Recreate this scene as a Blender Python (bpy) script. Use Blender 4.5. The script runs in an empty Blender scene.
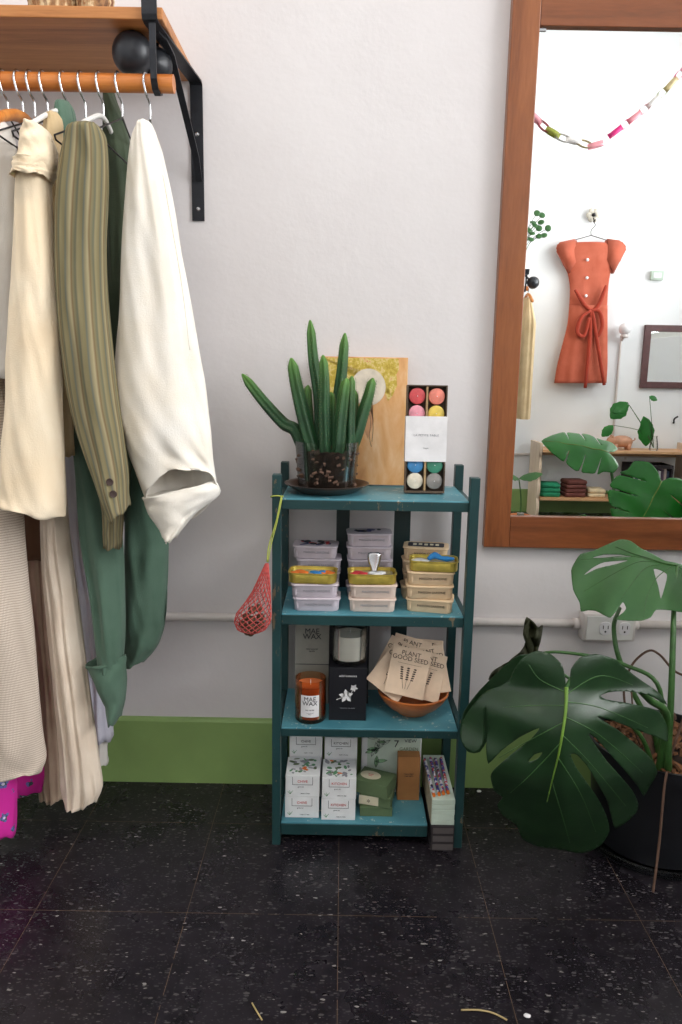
import bpy, bmesh, math, random
from mathutils import Vector, Matrix, Euler, noise
from mathutils.geometry import delaunay_2d_cdt
random.seed(7)
PI = math.pi
S = bpy.context.scene
COL = S.collection
R = math.radians

# ------------------------------------------------------------------ camera
F = 750.0
TH = math.atan(141 / F)
RHO = R(1.0)
CAM = Vector((0.0, -1.8317, 1.0784))
_r0 = Vector((1, 0, 0)); _u0 = Vector((0, math.sin(TH), math.cos(TH))); _f0 = Vector((0, math.cos(TH), -math.sin(TH)))
_r = math.cos(RHO) * _r0 + math.sin(RHO) * _u0
_u = -math.sin(RHO) * _r0 + math.cos(RHO) * _u0
cd = bpy.data.cameras.new('camera'); cam = bpy.data.objects.new('camera', cd); COL.objects.link(cam)
cam.matrix_world = Matrix(((_r.x, _u.x, -_f0.x, CAM.x), (_r.y, _u.y, -_f0.y, CAM.y), (_r.z, _u.z, -_f0.z, CAM.z), (0, 0, 0, 1)))
cd.sensor_fit = 'VERTICAL'; cd.sensor_height = 36.0; cd.lens = 36.0 * F / 1024.0
cd.clip_start = 0.02
S.camera = cam

# ------------------------------------------------------------------ light, exposure
S.view_settings.view_transform = 'Standard'; S.view_settings.look = 'None'
S.view_settings.gamma = 1.0; S.view_settings.use_curve_mapping = False
S.view_settings.exposure = 0.0
wd = bpy.data.worlds.new('sky'); S.world = wd; wd.use_nodes = True
wd.node_tree.nodes['Background'].inputs[0].default_value = (0.75, 0.85, 1.0, 1)
wd.node_tree.nodes['Background'].inputs[1].default_value = 1.0

def area(name, loc, tgt, sx, sy, power, col):
    l = bpy.data.lights.new(name, 'AREA'); l.shape = 'RECTANGLE'; l.size = sx; l.size_y = sy
    l.energy = power; l.color = col
    o = bpy.data.objects.new(name, l); COL.objects.link(o); o.location = loc
    o.rotation_euler = (Vector(tgt) - Vector(loc)).to_track_quat('-Z', 'Y').to_euler()
    return o
WIN_Y0, WIN_Y1, WIN_Z0, WIN_Z1 = -3.75, -0.95, 1.45, 3.35
XR, XL, YB, ZC = 3.1, -2.3, -4.1, 3.7
area('window_daylight', (XR + 0.10, (WIN_Y0 + WIN_Y1) / 2, (WIN_Z0 + WIN_Z1) / 2), (0, (WIN_Y0 + WIN_Y1) / 2, (WIN_Z0 + WIN_Z1) / 2), WIN_Y1 - WIN_Y0, WIN_Z1 - WIN_Z0, 218, (1.0, 0.985, 0.975))
area('ceiling_fill_light', (-0.2, -2.0, ZC - 0.125), (-0.2, -2.0, 0), 1.1, 0.5, 30, (1.0, 0.93, 0.85))  # added warm fill from the ceiling, no known lamp there

# ------------------------------------------------------------------ helpers
def W(px, py, y):
    d = _f0 + (px - 341) / F * _r + (512 - py) / F * _u
    return CAM + d * ((y - CAM.y) / d.y)
def WZ(px, py, z):
    d = _f0 + (px - 341) / F * _r + (512 - py) / F * _u
    return CAM + d * ((z - CAM.z) / d.z)
def lin(c):
    return tuple(((v / 255) / 12.92 if v / 255 <= 0.04045 else ((v / 255 + 0.055) / 1.055) ** 2.4) for v in c) + (1.0,)

class NT:
    def __init__(s, name):
        s.m = bpy.data.materials.new(name); s.m.use_nodes = True; s.t = s.m.node_tree
        s.b = s.t.nodes['Principled BSDF']; s._c = None
    def n(s, typ, **kw):
        nd = s.t.nodes.new(typ)
        for k, v in kw.items(): setattr(nd, k, v)
        return nd
    def l(s, a, b): s.t.links.new(a, b)
    def coord(s, kind='Object'):
        if not s._c: s._c = s.n('ShaderNodeTexCoord')
        return s._c.outputs[kind]
    def mapping(s, scale=(1, 1, 1), loc=(0, 0, 0), rot=(0, 0, 0), kind='Object'):
        m = s.n('ShaderNodeMapping'); s.l(s.coord(kind), m.inputs[0])
        m.inputs['Scale'].default_value = scale; m.inputs['Location'].default_value = loc; m.inputs['Rotation'].default_value = rot
        return m.outputs[0]
    def noise(s, vec, scale, detail=4, rough=0.55, dist=0.0):
        n = s.n('ShaderNodeTexNoise'); s.l(vec, n.inputs['Vector']); n.inputs['Scale'].default_value = scale
        n.inputs['Detail'].default_value = detail; n.inputs['Roughness'].default_value = rough; n.inputs['Distortion'].default_value = dist
        return n.outputs[0]
    def ramp(s, fac, stops, interp='LINEAR'):
        r = s.n('ShaderNodeValToRGB'); s.l(fac, r.inputs[0]); r.color_ramp.interpolation = interp
        e = r.color_ramp.elements
        while len(e) < len(stops): e.new(0.5)
        for i, (p, c) in enumerate(stops):
            e[i].position = p; e[i].color = lin(c) if len(c) == 3 else c
        return r.outputs[0]
    def math(s, op, a, b=None, c=None):
        m = s.n('ShaderNodeMath', operation=op)
        for i, v in enumerate((a, b, c)):
            if v is None: continue
            if isinstance(v, (int, float)): m.inputs[i].default_value = v
            else: s.l(v, m.inputs[i])
        return m.outputs[0]
    def mix(s, fac, a, b):
        m = s.n('ShaderNodeMix', data_type='RGBA')
        for inp, v in ((m.inputs[0], fac), (m.inputs[6], a), (m.inputs[7], b)):
            if isinstance(v, (int, float)): inp.default_value = v
            elif isinstance(v, tuple): inp.default_value = lin(v) if len(v) == 3 else v
            else: s.l(v, inp)
        return m.outputs[2]
    def col(s, v):
        if isinstance(v, tuple): s.b.inputs['Base Color'].default_value = lin(v)
        else: s.l(v, s.b.inputs['Base Color'])
    def bump(s, h, strength=0.3, dist=0.002):
        b = s.n('ShaderNodeBump'); b.inputs['Strength'].default_value = strength; b.inputs['Distance'].default_value = dist
        s.l(h, b.inputs['Height']); s.l(b.outputs[0], s.b.inputs['Normal'])
    def set(s, **kw):
        for k, v in kw.items(): s.b.inputs[k.replace('_', ' ')].default_value = v
        return s

def plain(name, c, rough=0.6, metal=0.0, var=0.12, scale=25, bump=0.15, spec=0.5, coat=0.0):
    k = NT(name); n = k.noise(k.mapping(), scale)
    d = tuple(max(0, v * (1 - var)) for v in c); h = tuple(min(255, v * (1 + var * 0.6)) for v in c)
    k.col(k.ramp(n, [(0.3, d), (0.7, h)])); k.set(Roughness=rough, Metallic=metal)
    k.b.inputs['Specular IOR Level'].default_value = spec; k.b.inputs['Coat Weight'].default_value = coat
    if bump: k.bump(k.noise(k.mapping(), scale * 6), bump, 0.001)
    return k.m
def fabric(name, c, var=0.06, weave=900, strength=0.35, c2=None, spec=0.2):
    k = NT(name); mp = k.mapping()
    n = k.noise(mp, 9, 3); d = c2 or tuple(v * (1 - var) for v in c)
    k.col(k.ramp(n, [(0.32, d), (0.68, c)])); k.set(Roughness=0.9, Sheen_Weight=0.15)
    k.b.inputs['Specular IOR Level'].default_value = spec
    a = k.noise(k.mapping((weave, weave, weave / 4)), 1, 2); b = k.noise(k.mapping((weave / 4, weave / 4, weave)), 1, 2)
    big = k.noise(k.mapping((30, 30, 6)), 1, 3)
    k.bump(k.math('ADD', k.math('ADD', a, b), k.math('MULTIPLY', big, 3.0)), strength * .6, 0.003)
    return k.m
def wood(name, c1, c2, c3, axis='Z', scale=9, rough=0.4, coat=0.1, stretch=14):
    k = NT(name); sc = {'X': (1, stretch, stretch), 'Y': (stretch, 1, stretch), 'Z': (stretch, stretch, 1)}[axis]
    mp = k.mapping(sc); n = k.noise(mp, scale / 6, 6, 0.6, 0.8); f = k.noise(mp, scale * 2.5, 3, 0.6)
    m = k.math('ADD', k.math('MULTIPLY', n, 0.75), k.math('MULTIPLY', f, 0.25))
    k.col(k.ramp(m, [(0.34, c1), (0.5, c2), (0.66, c3)])); k.set(Roughness=rough); k.b.inputs['Coat Weight'].default_value = coat
    k.bump(f, 0.12, 0.001); return k.m
def glassm(name, c=(1, 1, 1), rough=0.02, thin=True):
    k = NT(name); k.t.nodes.remove(k.b); out = k.t.nodes['Material Output']
    tr = k.n('ShaderNodeBsdfTransparent'); tr.inputs[0].default_value = (*c, 1)
    gl = k.n('ShaderNodeBsdfGlossy'); gl.inputs['Roughness'].default_value = rough
    fr = k.n('ShaderNodeFresnel'); fr.inputs[0].default_value = 1.45
    mx = k.n('ShaderNodeMixShader'); k.l(k.math('MULTIPLY', fr.outputs[0], 0.8), mx.inputs[0]); k.l(tr.outputs[0], mx.inputs[1]); k.l(gl.outputs[0], mx.inputs[2])
    k.l(mx.outputs[0], out.inputs[0]); return k.m

# mesh
def B(): return bmesh.new()
def box(bm, c, s, bev=0.0, rot=None, seg=2):
    g = bmesh.ops.create_cube(bm, size=1)['verts']
    for v in g: v.co = Vector((v.co.x * s[0], v.co.y * s[1], v.co.z * s[2]))
    if bev > 0:
        es = list({e for v in g for e in v.link_edges})
        rr = bmesh.ops.bevel(bm, geom=es, offset=min(bev, min(s) * 0.45), segments=seg, affect='EDGES', profile=0.5)
        g = list({v for f in rr['faces'] for v in f.verts} | {v for v in g if v.is_valid})
    M = Matrix.Translation(c) @ (rot.to_matrix().to_4x4() if rot is not None else Matrix.Identity(4))
    for v in g: v.co = M @ v.co
    return g
def bx(bm, x0, x1, y0, y1, z0, z1, bev=0.0): return box(bm, ((x0 + x1) / 2, (y0 + y1) / 2, (z0 + z1) / 2), (x1 - x0, y1 - y0, z1 - z0), bev)
def smooth_pts(P, n=8):
    P = [Vector(p) for p in P]
    if len(P) < 3: return P
    out = []
    for i in range(len(P) - 1):
        a = P[max(i - 1, 0)]; b = P[i]; c = P[i + 1]; d = P[min(i + 2, len(P) - 1)]
        for k in range(n):
            t = k / n
            out.append(0.5 * ((2 * b) + (c - a) * t + (2 * a - 5 * b + 4 * c - d) * t * t + (3 * b - a - 3 * c + d) * t ** 3))
    out.append(P[-1]); return out
def tube(bm, P, r, n=8, sm=6, caps=True, prof=None):
    """tube along points; r a number or list along the points; prof(angle, u) multiplies the radius"""
    P0 = P; P = smooth_pts(P, sm) if sm else [Vector(p) for p in P]
    m = len(P); rings = []
    if isinstance(r, (int, float)): rr = [r] * m
    else:
        rr = []
        for i in range(m):
            t = i / (m - 1) * (len(r) - 1); k = min(int(t), len(r) - 2); rr.append(r[k] + (r[k + 1] - r[k]) * (t - k))
    tg = (P[1] - P[0]).normalized(); up = Vector((0, 0, 1)) if abs(tg.z) < 0.9 else Vector((1, 0, 0))
    nx = tg.cross(up).normalized()
    for i in range(m):
        t = (P[min(i + 1, m - 1)] - P[max(i - 1, 0)])
        if t.length > 1e-9: tg = t.normalized()
        nx = (nx - tg * nx.dot(tg)).normalized(); ny = tg.cross(nx)
        ring = []
        for j in range(n):
            a = 2 * PI * j / n; q = rr[i] * (prof(a, i / (m - 1)) if prof else 1)
            ring.append(bm.verts.new(P[i] + nx * math.cos(a) * q + ny * math.sin(a) * q))
        rings.append(ring)
    for i in range(m - 1):
        for j in range(n): bm.faces.new((rings[i][j], rings[i][(j + 1) % n], rings[i + 1][(j + 1) % n], rings[i + 1][j]))
    if caps:
        bm.faces.new(list(reversed(rings[0]))); bm.faces.new(rings[-1])
    return rings
def lathe(bm, prof, c=(0, 0, 0), n=40, M=None):
    rings = []
    for r, z in prof:
        rings.append([bm.verts.new(Vector((r * math.cos(2 * PI * j / n), r * math.sin(2 * PI * j / n), z))) for j in range(n)])
    for i in range(len(rings) - 1):
        for j in range(n): bm.faces.new((rings[i][j], rings[i][(j + 1) % n], rings[i + 1][(j + 1) % n], rings[i + 1][j]))
    if prof[0][0] > 1e-6: bm.faces.new(list(reversed(rings[0])))
    if prof[-1][0] > 1e-6: bm.faces.new(rings[-1])
    T = Matrix.Translation(c) @ (M.to_4x4() if M is not None else Matrix.Identity(4))
    for rg in rings:
        for v in rg: v.co = T @ v.co
def rrect(w, d, r, k=5):
    pts = []
    for cx, cy, a0 in ((w / 2 - r, d / 2 - r, 0), (-w / 2 + r, d / 2 - r, 90), (-w / 2 + r, -d / 2 + r, 180), (w / 2 - r, -d / 2 + r, 270)):
        for i in range(k + 1):
            a = R(a0 + 90 * i / k); pts.append((cx + r * math.cos(a), cy + r * math.sin(a)))
    return pts
def loft(bm, rings, c=(0, 0, 0), rz=0, cap0=True, cap1=True, wob=0):
    """rings: list of (list of xy, z)"""
    M = Matrix.Translation(c) @ Matrix.Rotation(rz, 4, 'Z'); vr = []
    for pts, z in rings:
        vr.append([bm.verts.new(M @ Vector((x, y, z + (wob * math.sin(i * 2.3 + z * 90) if wob else 0)))) for i, (x, y) in enumerate(pts)])
    n = len(vr[0])
    for i in range(len(vr) - 1):
        for j in range(n): bm.faces.new((vr[i][j], vr[i][(j + 1) % n], vr[i + 1][(j + 1) % n], vr[i + 1][j]))
    if cap0: bm.faces.new(list(reversed(vr[0])))
    if cap1: bm.faces.new(vr[-1])
def poly_prism(bm, pts3, off):
    """closed polygon (3D points) given thickness by the vector off"""
    a = [bm.verts.new(p) for p in pts3]; b = [bm.verts.new(Vector(p) + Vector(off)) for p in pts3]; n = len(a)
    bm.faces.new(list(reversed(a))); bm.faces.new(b)
    for i in range(n): bm.faces.new((a[i], a[(i + 1) % n], b[(i + 1) % n], b[i]))

def obj(name, bm, mat=None, parent=None, smooth=False, loc=None):
    bmesh.ops.recalc_face_normals(bm, faces=bm.faces)
    me = bpy.data.meshes.new(name); bm.to_mesh(me); bm.free()
    if mat: me.materials.append(mat)
    if smooth: me.shade_smooth()
    if smooth == 'auto': me.set_sharp_from_angle(angle=R(38))
    o = bpy.data.objects.new(name, me); COL.objects.link(o)
    if parent is not None:
        o.parent = parent
        o.matrix_parent_inverse = wm(parent).inverted()
    elif loc is not None:      # origin at the base of a single-mesh thing
        me.transform(Matrix.Translation(-Vector(loc))); o.location = loc
    return o
def wm(o):
    m = Matrix.LocRotScale(o.location, o.rotation_euler, o.scale)
    if o.parent: m = wm(o.parent) @ o.matrix_parent_inverse @ m
    return m
def tag(o, label, cat, group=None, kind=None):
    if label: o['label'] = label
    if cat: o['category'] = cat
    if group: o['group'] = group
    if kind: o['kind'] = kind
    return o
def thing(name, label, cat, loc=(0, 0, 0), rz=0, group=None):
    o = bpy.data.objects.new(name, None); COL.objects.link(o); o.location = loc; o.rotation_euler = (0, 0, rz)
    o.empty_display_size = 0.05
    return tag(o, label, cat, group)
def local(parent, o):          # geometry was made in the parent's own axes
    o.matrix_parent_inverse = Matrix.Identity(4); return o
def lobj(name, bm, mat, parent, smooth=False): return local(parent, obj(name, bm, mat, parent, smooth))
def struct(name, bm, mat, smooth=False):
    o = obj(name, bm, mat, None, smooth); o['kind'] = 'structure'; return o
def dup(root, loc=None, rz=None, label=None, group=None):
    r = root.copy(); COL.objects.link(r)
    if loc is not None: r.location = loc
    if rz is not None: r.rotation_euler = (0, 0, rz)
    if label: r['label'] = label
    if group: r['group'] = group
    for ch in list(root.children):
        c = ch.copy(); COL.objects.link(c); c.parent = r
        for g in list(ch.children):
            d = g.copy(); COL.objects.link(d); d.parent = c
    return r
def text_mesh(s, size, mat, align='CENTER', depth=0.0002, sp=1.0, line=1.0):
    cu = bpy.data.curves.new('lettering', 'FONT'); cu.body = s; cu.size = size; cu.align_x = align; cu.align_y = 'CENTER'
    cu.extrude = depth; cu.space_character = sp; cu.space_line = line; cu.resolution_u = 3
    t = bpy.data.objects.new('lettering_source', cu); COL.objects.link(t)
    dg = bpy.context.evaluated_depsgraph_get(); me = bpy.data.meshes.new_from_object(t.evaluated_get(dg))
    COL.objects.unlink(t); bpy.data.objects.remove(t); bpy.data.curves.remove(cu)
    me.materials.clear(); me.materials.append(mat); me.name = 'lettering'; return me
def text(s, size, M, parent, mat, name='lettering', **kw):
    """M places the text's xy plane, in the parent's own axes"""
    me = text_mesh(s, size, mat, **kw); me.transform(M)
    o = bpy.data.objects.new(name, me); COL.objects.link(o); o.parent = parent; return o
FRONT = Matrix.Rotation(R(90), 4, 'X')      # text standing up, facing -y

# ------------------------------------------------------------------ materials
M = {}
k = NT('wall_paint'); mp = k.mapping()
k.col(k.ramp(k.noise(mp, 2.2, 4), [(0.3, (222, 217, 218)), (0.7, (230, 226, 227))])); k.set(Roughness=0.62)
k.b.inputs['Specular IOR Level'].default_value = 0.3
k.bump(k.math('ADD', k.noise(k.mapping((1, 1, 1)), 14, 3), k.math('MULTIPLY', k.noise(k.mapping(), 120, 2), 0.15)), 0.25, 0.006)
M['wall'] = k.m
k = NT('white_wall'); k.col(k.ramp(k.noise(k.mapping(), 2, 3), [(0.3, (243, 245, 247)), (0.7, (248, 249, 250))])); k.set(Roughness=0.7); M['wall_front'] = k.m
k = NT('floor_tile'); mp = k.mapping(); sx = k.n('ShaderNodeSeparateXYZ'); k.l(mp, sx.inputs[0])
def seam(o, off):
    f = k.math('FRACT', k.math('ADD', k.math('DIVIDE', k.math('SUBTRACT', o, off), 0.3048), 100.5))
    return k.math('LESS_THAN', k.math('ABSOLUTE', k.math('SUBTRACT', f, 0.5)), 0.0016)
sm_ = k.math('MAXIMUM', seam(sx.outputs[0], 0.0085), seam(sx.outputs[1], -0.496))
sm_ = k.math('MULTIPLY', sm_, k.math('MULTIPLY', k.math('GREATER_THAN', k.noise(mp, 9, 5, .7), 0.42), 0.8))
def specks(scale, thr, prob, stretch, rot):
    m2 = k.mapping((1, stretch, 1), rot=(0, 0, rot)); nz = k.n('ShaderNodeTexNoise'); nz.inputs['Scale'].default_value = scale * 1.3; k.l(m2, nz.inputs[0])
    ad = k.n('ShaderNodeVectorMath', operation='MULTIPLY_ADD'); k.l(nz.outputs[1], ad.inputs[0]); ad.inputs[1].default_value = (0.7 / scale,) * 3; k.l(m2, ad.inputs[2])
    v = k.n('ShaderNodeTexVoronoi'); v.inputs['Scale'].default_value = scale; k.l(ad.outputs[0], v.inputs['Vector'])
    s2 = k.n('ShaderNodeSeparateXYZ'); k.l(v.outputs['Color'], s2.inputs[0])
    on = k.math('LESS_THAN', v.outputs['Distance'], k.math('MULTIPLY', s2.outputs[1], thr)); return k.math('MULTIPLY', on, k.math('GREATER_THAN', s2.outputs[0], 1 - prob)), s2.outputs[2]
a1, c1 = specks(80, 0.44, 0.5, 2.4, 0.1); a2, c2 = specks(160, 0.5, 0.5, 2.0, 0.0); a3, _c = specks(55, 0.28, 0.16, 2.2, -0.1)
base = k.ramp(k.noise(mp, 26, 5), [(0.35, (24, 21, 26)), (0.7, (36, 32, 38))])
spk = k.ramp(c1, [(0.0, (52, 50, 53)), (0.6, (84, 80, 81)), (1.0, (150, 145, 142))])
c = k.mix(a2, base, (58, 55, 58)); c = k.mix(a1, c, spk); c = k.mix(a3, c, (130, 126, 124)); c = k.mix(sm_, c, (112, 92, 74))
k.col(c); k.l(k.ramp(k.noise(mp, 7, 4), [(0.3, (125,) * 3), (0.75, (168,) * 3)]), k.b.inputs['Roughness'])
k.b.inputs['Specular IOR Level'].default_value = 0.32; k.bump(k.noise(mp, 40, 3), 0.06, 0.002); M['floor'] = k.m
M['green_base'] = plain('green_skirting_paint', (142, 172, 104), 0.45, scale=6, var=0.06)
M['pipe'] = plain('painted_pipe', (224, 217, 213), 0.45, scale=10, var=0.04)
M['ceiling'] = plain('ceiling_paint', (235, 233, 230), 0.8, scale=3, var=0.03)
M['mirror'] = NT('mirror_silver').set(Metallic=1.0, Roughness=0.0).m; M['mirror'].node_tree.nodes['Principled BSDF'].inputs['Base Color'].default_value = (0.94, 0.965, 0.96, 1)
M['frame_v'] = wood('mirror_veneer_upright', (108, 58, 28), (140, 80, 42), (162, 98, 56), 'Z', 7, 0.38, 0.15, 9)
M['frame_h'] = wood('mirror_veneer_cross', (102, 54, 26), (130, 72, 38), (150, 88, 50), 'X', 7, 0.38, 0.15, 9)
M['rack_wood'] = wood('orange_fir', (150, 92, 48), (186, 122, 68), (206, 142, 86), 'X', 8, 0.5, 0.05, 16)
M['rod_wood'] = wood('orange_dowel', (170, 92, 36), (200, 118, 52), (214, 134, 66), 'X', 8, 0.4, 0.15, 16)
M['iron'] = plain('black_iron', (44, 46, 52), 0.45, 0.5, scale=60, bump=0.25)
M['black_gloss'] = plain('black_gloss', (40, 42, 48), 0.42, 0.2, scale=30, coat=0.1)
M['steel'] = plain('bright_steel', (205, 205, 208), 0.22, 1.0, scale=30, bump=0)
M['dark_wire'] = plain('dark_wire', (60, 58, 58), 0.4, 0.8, scale=30, bump=0)
M['white_plastic'] = plain('white_plastic', (235, 234, 230), 0.4, var=0.03, bump=0)
M['hanger_wood'] = wood('hanger_wood', (190, 110, 44), (220, 140, 66), (232, 160, 84), 'Z', 8, 0.35, 0.2)
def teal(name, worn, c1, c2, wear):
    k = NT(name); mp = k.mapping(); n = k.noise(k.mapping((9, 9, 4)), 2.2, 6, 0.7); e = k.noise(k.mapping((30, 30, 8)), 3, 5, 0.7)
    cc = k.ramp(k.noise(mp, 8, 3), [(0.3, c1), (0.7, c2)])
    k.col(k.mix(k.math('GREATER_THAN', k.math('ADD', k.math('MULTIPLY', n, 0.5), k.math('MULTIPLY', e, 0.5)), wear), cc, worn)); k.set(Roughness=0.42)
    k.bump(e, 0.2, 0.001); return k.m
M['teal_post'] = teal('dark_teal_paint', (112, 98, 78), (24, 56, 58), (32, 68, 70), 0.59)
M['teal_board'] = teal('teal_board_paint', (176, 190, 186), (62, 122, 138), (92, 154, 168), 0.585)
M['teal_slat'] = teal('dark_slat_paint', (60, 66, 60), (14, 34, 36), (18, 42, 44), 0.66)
for nm, a, b, v, w in (('white_linen', (248, 243, 235), (244, 234, 218), 0.05, 900), ('cream_linen', (248, 232, 206), (244, 222, 190), 0.05, 700),
        ('dark_cream', (214, 190, 150), (196, 170, 130), 0.1, 700), ('green_cotton', (92, 118, 102), (78, 104, 88), 0.1, 900), ('green_wool', (80, 90, 72), (66, 78, 62), 0.1, 500),
        ('brown_linen', (122, 92, 74), (104, 78, 62), 0.1, 700), ('beige_gauze', (232, 216, 198), (216, 196, 176), 0.08, 400), ('lavender_white', (222, 220, 228), (204, 202, 218), 0.08, 600),
        ('ivory', (236, 232, 226), (224, 218, 212), 0.05, 900), ('taupe_gauze', (196, 172, 150), (176, 152, 132), 0.08, 400), ('rust_linen', (202, 108, 84), (188, 94, 70), 0.07, 700), ('rust_dark', (180, 70, 50), (160, 60, 44), 0.07, 700)):
    M[nm] = fabric(nm, a, v, w, 0.4, b)
# striped shirting
k = NT('striped_shirting'); mp = k.mapping(); s_ = k.n('ShaderNodeUVMap')
sx = k.n('ShaderNodeSeparateXYZ'); k.l(s_.outputs[0], sx.inputs[0]); fr = k.math('FRACT', k.math('MULTIPLY', sx.outputs[0], 4.5))
st = k.ramp(fr, [(0, (146, 136, 104)), (0.24, (118, 110, 80)), (0.32, (86, 92, 90)), (0.44, (136, 128, 100)), (0.56, (164, 152, 120)), (0.66, (112, 90, 66)), (0.74, (128, 120, 90)), (0.9, (94, 98, 86)), (1, (146, 136, 104))])
k.col(k.mix(k.math('MULTIPLY', k.noise(k.mapping((200, 200, 20)), 1, 2), 0.5), st, (120, 110, 78))); k.set(Roughness=0.85); k.b.inputs['Specular IOR Level'].default_value = 0.2
k.bump(k.noise(k.mapping((90, 90, 20)), 1, 2), 0.3, 0.002); M['striped'] = k.m
k = NT('checked_cotton'); s_ = k.n('ShaderNodeUVMap'); sx = k.n('ShaderNodeSeparateXYZ'); k.l(s_.outputs[0], sx.inputs[0])
u = k.math('LESS_THAN', k.math('FRACT', k.math('MULTIPLY', sx.outputs[0], 90)), 0.35); v = k.math('LESS_THAN', k.math('FRACT', k.math('MULTIPLY', sx.outputs[1], 190)), 0.35)
k.col(k.mix(k.math('MAXIMUM', u, v), (232, 220, 206), (186, 166, 150))); k.set(Roughness=0.9); k.bump(k.math('ADD', u, v), 0.4, 0.001); M['checked'] = k.m
k = NT('magenta_floral'); v = k.n('ShaderNodeTexVoronoi'); v.inputs['Scale'].default_value = 26; k.l(k.mapping(), v.inputs['Vector'])
v2 = k.n('ShaderNodeTexVoronoi'); v2.inputs['Scale'].default_value = 95; k.l(k.mapping(), v2.inputs['Vector'])
f1 = k.math('LESS_THAN', k.math('ADD', v.outputs['Distance'], k.math('MULTIPLY', v2.outputs['Distance'], 0.3)), 0.37)
f2 = k.math('LESS_THAN', v.outputs['Distance'], 0.1)
c = k.mix(f1, (214, 38, 158), (108, 110, 176)); c = k.mix(k.math('MULTIPLY', f1, k.math('GREATER_THAN', v2.outputs['Distance'], 0.42)), c, (50, 84, 80)); k.col(k.mix(f2, c, (215, 205, 225))); k.set(Roughness=0.8); M['magenta'] = k.m
M['leaf'] = None
def leafm(name, c1, c2, under, rough=0.32, tl=0.2):
    k = NT(name); n = k.noise(k.mapping(), 14, 4); f = k.noise(k.mapping(), 90, 3)
    top = k.ramp(k.math('ADD', k.math('MULTIPLY', n, 0.8), k.math('MULTIPLY', f, 0.2)), [(0.3, c1), (0.7, c2)])
    g = k.n('ShaderNodeNewGeometry'); k.col(k.mix(g.outputs['Backfacing'], top, under)); k.set(Roughness=rough)
    k.b.inputs['Specular IOR Level'].default_value = 0.5; k.bump(f, 0.12, 0.001)
    tr = k.n('ShaderNodeBsdfTranslucent'); tr.inputs[0].default_value = lin(tuple(min(255, v * 1.7 + 10) for v in c2)); mx = k.n('ShaderNodeMixShader'); mx.inputs[0].default_value = tl
    k.l(k.b.outputs[0], mx.inputs[1]); k.l(tr.outputs[0], mx.inputs[2]); k.l(mx.outputs[0], k.t.nodes['Material Output'].inputs[0])
    return k.m
M['leaf_dark'] = leafm('dark_leaf', (24, 50, 28), (40, 70, 40), (44, 78, 46), 0.34, 0.08)
M['leaf_mid'] = leafm('mid_leaf', (48, 92, 48), (68, 112, 62), (56, 104, 52), 0.42, 0.15)
M['leaf_bright'] = leafm('bright_leaf', (30, 98, 38), (48, 128, 50), (46, 120, 50), 0.35, 0.22)
M['leaf_old'] = leafm('withered_leaf', (46, 52, 34), (70, 72, 46), (58, 58, 40), 0.6)
M['vein'] = plain('leaf_rib', (112, 150, 56), 0.5, scale=40)
M['stem'] = plain('green_stem', (62, 104, 50), 0.4, scale=50)
M['root'] = plain('brown_root', (104, 78, 64), 0.8, scale=60)
M['bark'] = plain('mulch_bark', (116, 78, 50), 0.9, scale=70, var=0.4, bump=0.6)
M['soil'] = plain('dark_soil', (48, 36, 28), 0.95, scale=70, var=0.5, bump=0.9)
M['pot_black'] = plain('black_pot_plastic', (20, 21, 26), 0.42, scale=20)
M['clear'] = glassm('clear_glass', (0.975, 0.985, 0.98)); M['pane'] = glassm('window_pane', (0.98, 0.99, 0.99))
M['amber_glass'] = glassm('amber_glass', (0.97, 0.80, 0.62))
k = NT('cactus_skin'); n = k.noise(k.mapping((1, 1, 1)), 30, 3); g = k.n('ShaderNodeSeparateXYZ'); k.l(k.coord('Generated'), g.inputs[0])
k.col(k.mix(k.math('MULTIPLY', k.math('POWER', g.outputs[2], 6.0), 0.7), k.ramp(n, [(0.3, (20, 58, 32)), (0.7, (36, 82, 46))]), (104, 156, 58))); k.set(Roughness=0.55); M['cactus'] = k.m
M['spine'] = plain('areole', (120, 128, 84), 0.8, bump=0)
M['saucer'] = plain('bronze_saucer', (84, 66, 58), 0.28, 0.3, scale=10)
M['gold'] = plain('gold_tin', (212, 190, 92), 0.34, 0.7, scale=40, bump=0)
M['gold_in'] = plain('silver_tin_inside', (205, 200, 190), 0.3, 0.8, scale=40, bump=0)
def paper(n_, c, r=0.7, var=0.04): M[n_] = plain(n_, c, r, scale=30, var=var, bump=0.1); return M[n_]
paper('lavender_paper', (206, 196, 206)); paper('pink_paper', (226, 206, 194)); paper('kraft_cream', (226, 198, 162)); paper('white_card', (232, 234, 236)); paper('grey_card', (150, 150, 142))
paper('black_card', (18, 18, 26), 0.5); paper('ink', (38, 40, 52)); paper('ink_light', (150, 150, 158)); paper('ink_blue', (44, 48, 104)); paper('kraft', (178, 122, 72)); paper('green_card', (92, 112, 78))
paper('cream_label', (216, 208, 182)); paper('mint', (196, 212, 198)); paper('pale_green', (150, 196, 150)); paper('packet', (222, 196, 170)); paper('ink_brown', (70, 54, 50)); paper('orange', (226, 118, 40)); paper('blue', (40, 130, 200))
paper('red', (196, 52, 60)); paper('leaf_ink', (96, 150, 110)); paper('tan_side', (176, 164, 140)); paper('dark_book', (44, 38, 42)); paper('purple', (120, 110, 190)); paper('label_white', (238, 236, 238), 0.5)
M['wax_orange'] = plain('orange_wax', (206, 112, 62), 0.45, scale=20, var=0.08); M['wax_white'] = plain('white_wax', (236, 230, 220), 0.5, scale=8, var=0.03)
M['bowl_wood'] = wood('turned_bowl_wood', (170, 88, 42), (206, 120, 62), (220, 138, 78), 'X', 8, 0.35, 0.2, 6)
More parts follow.
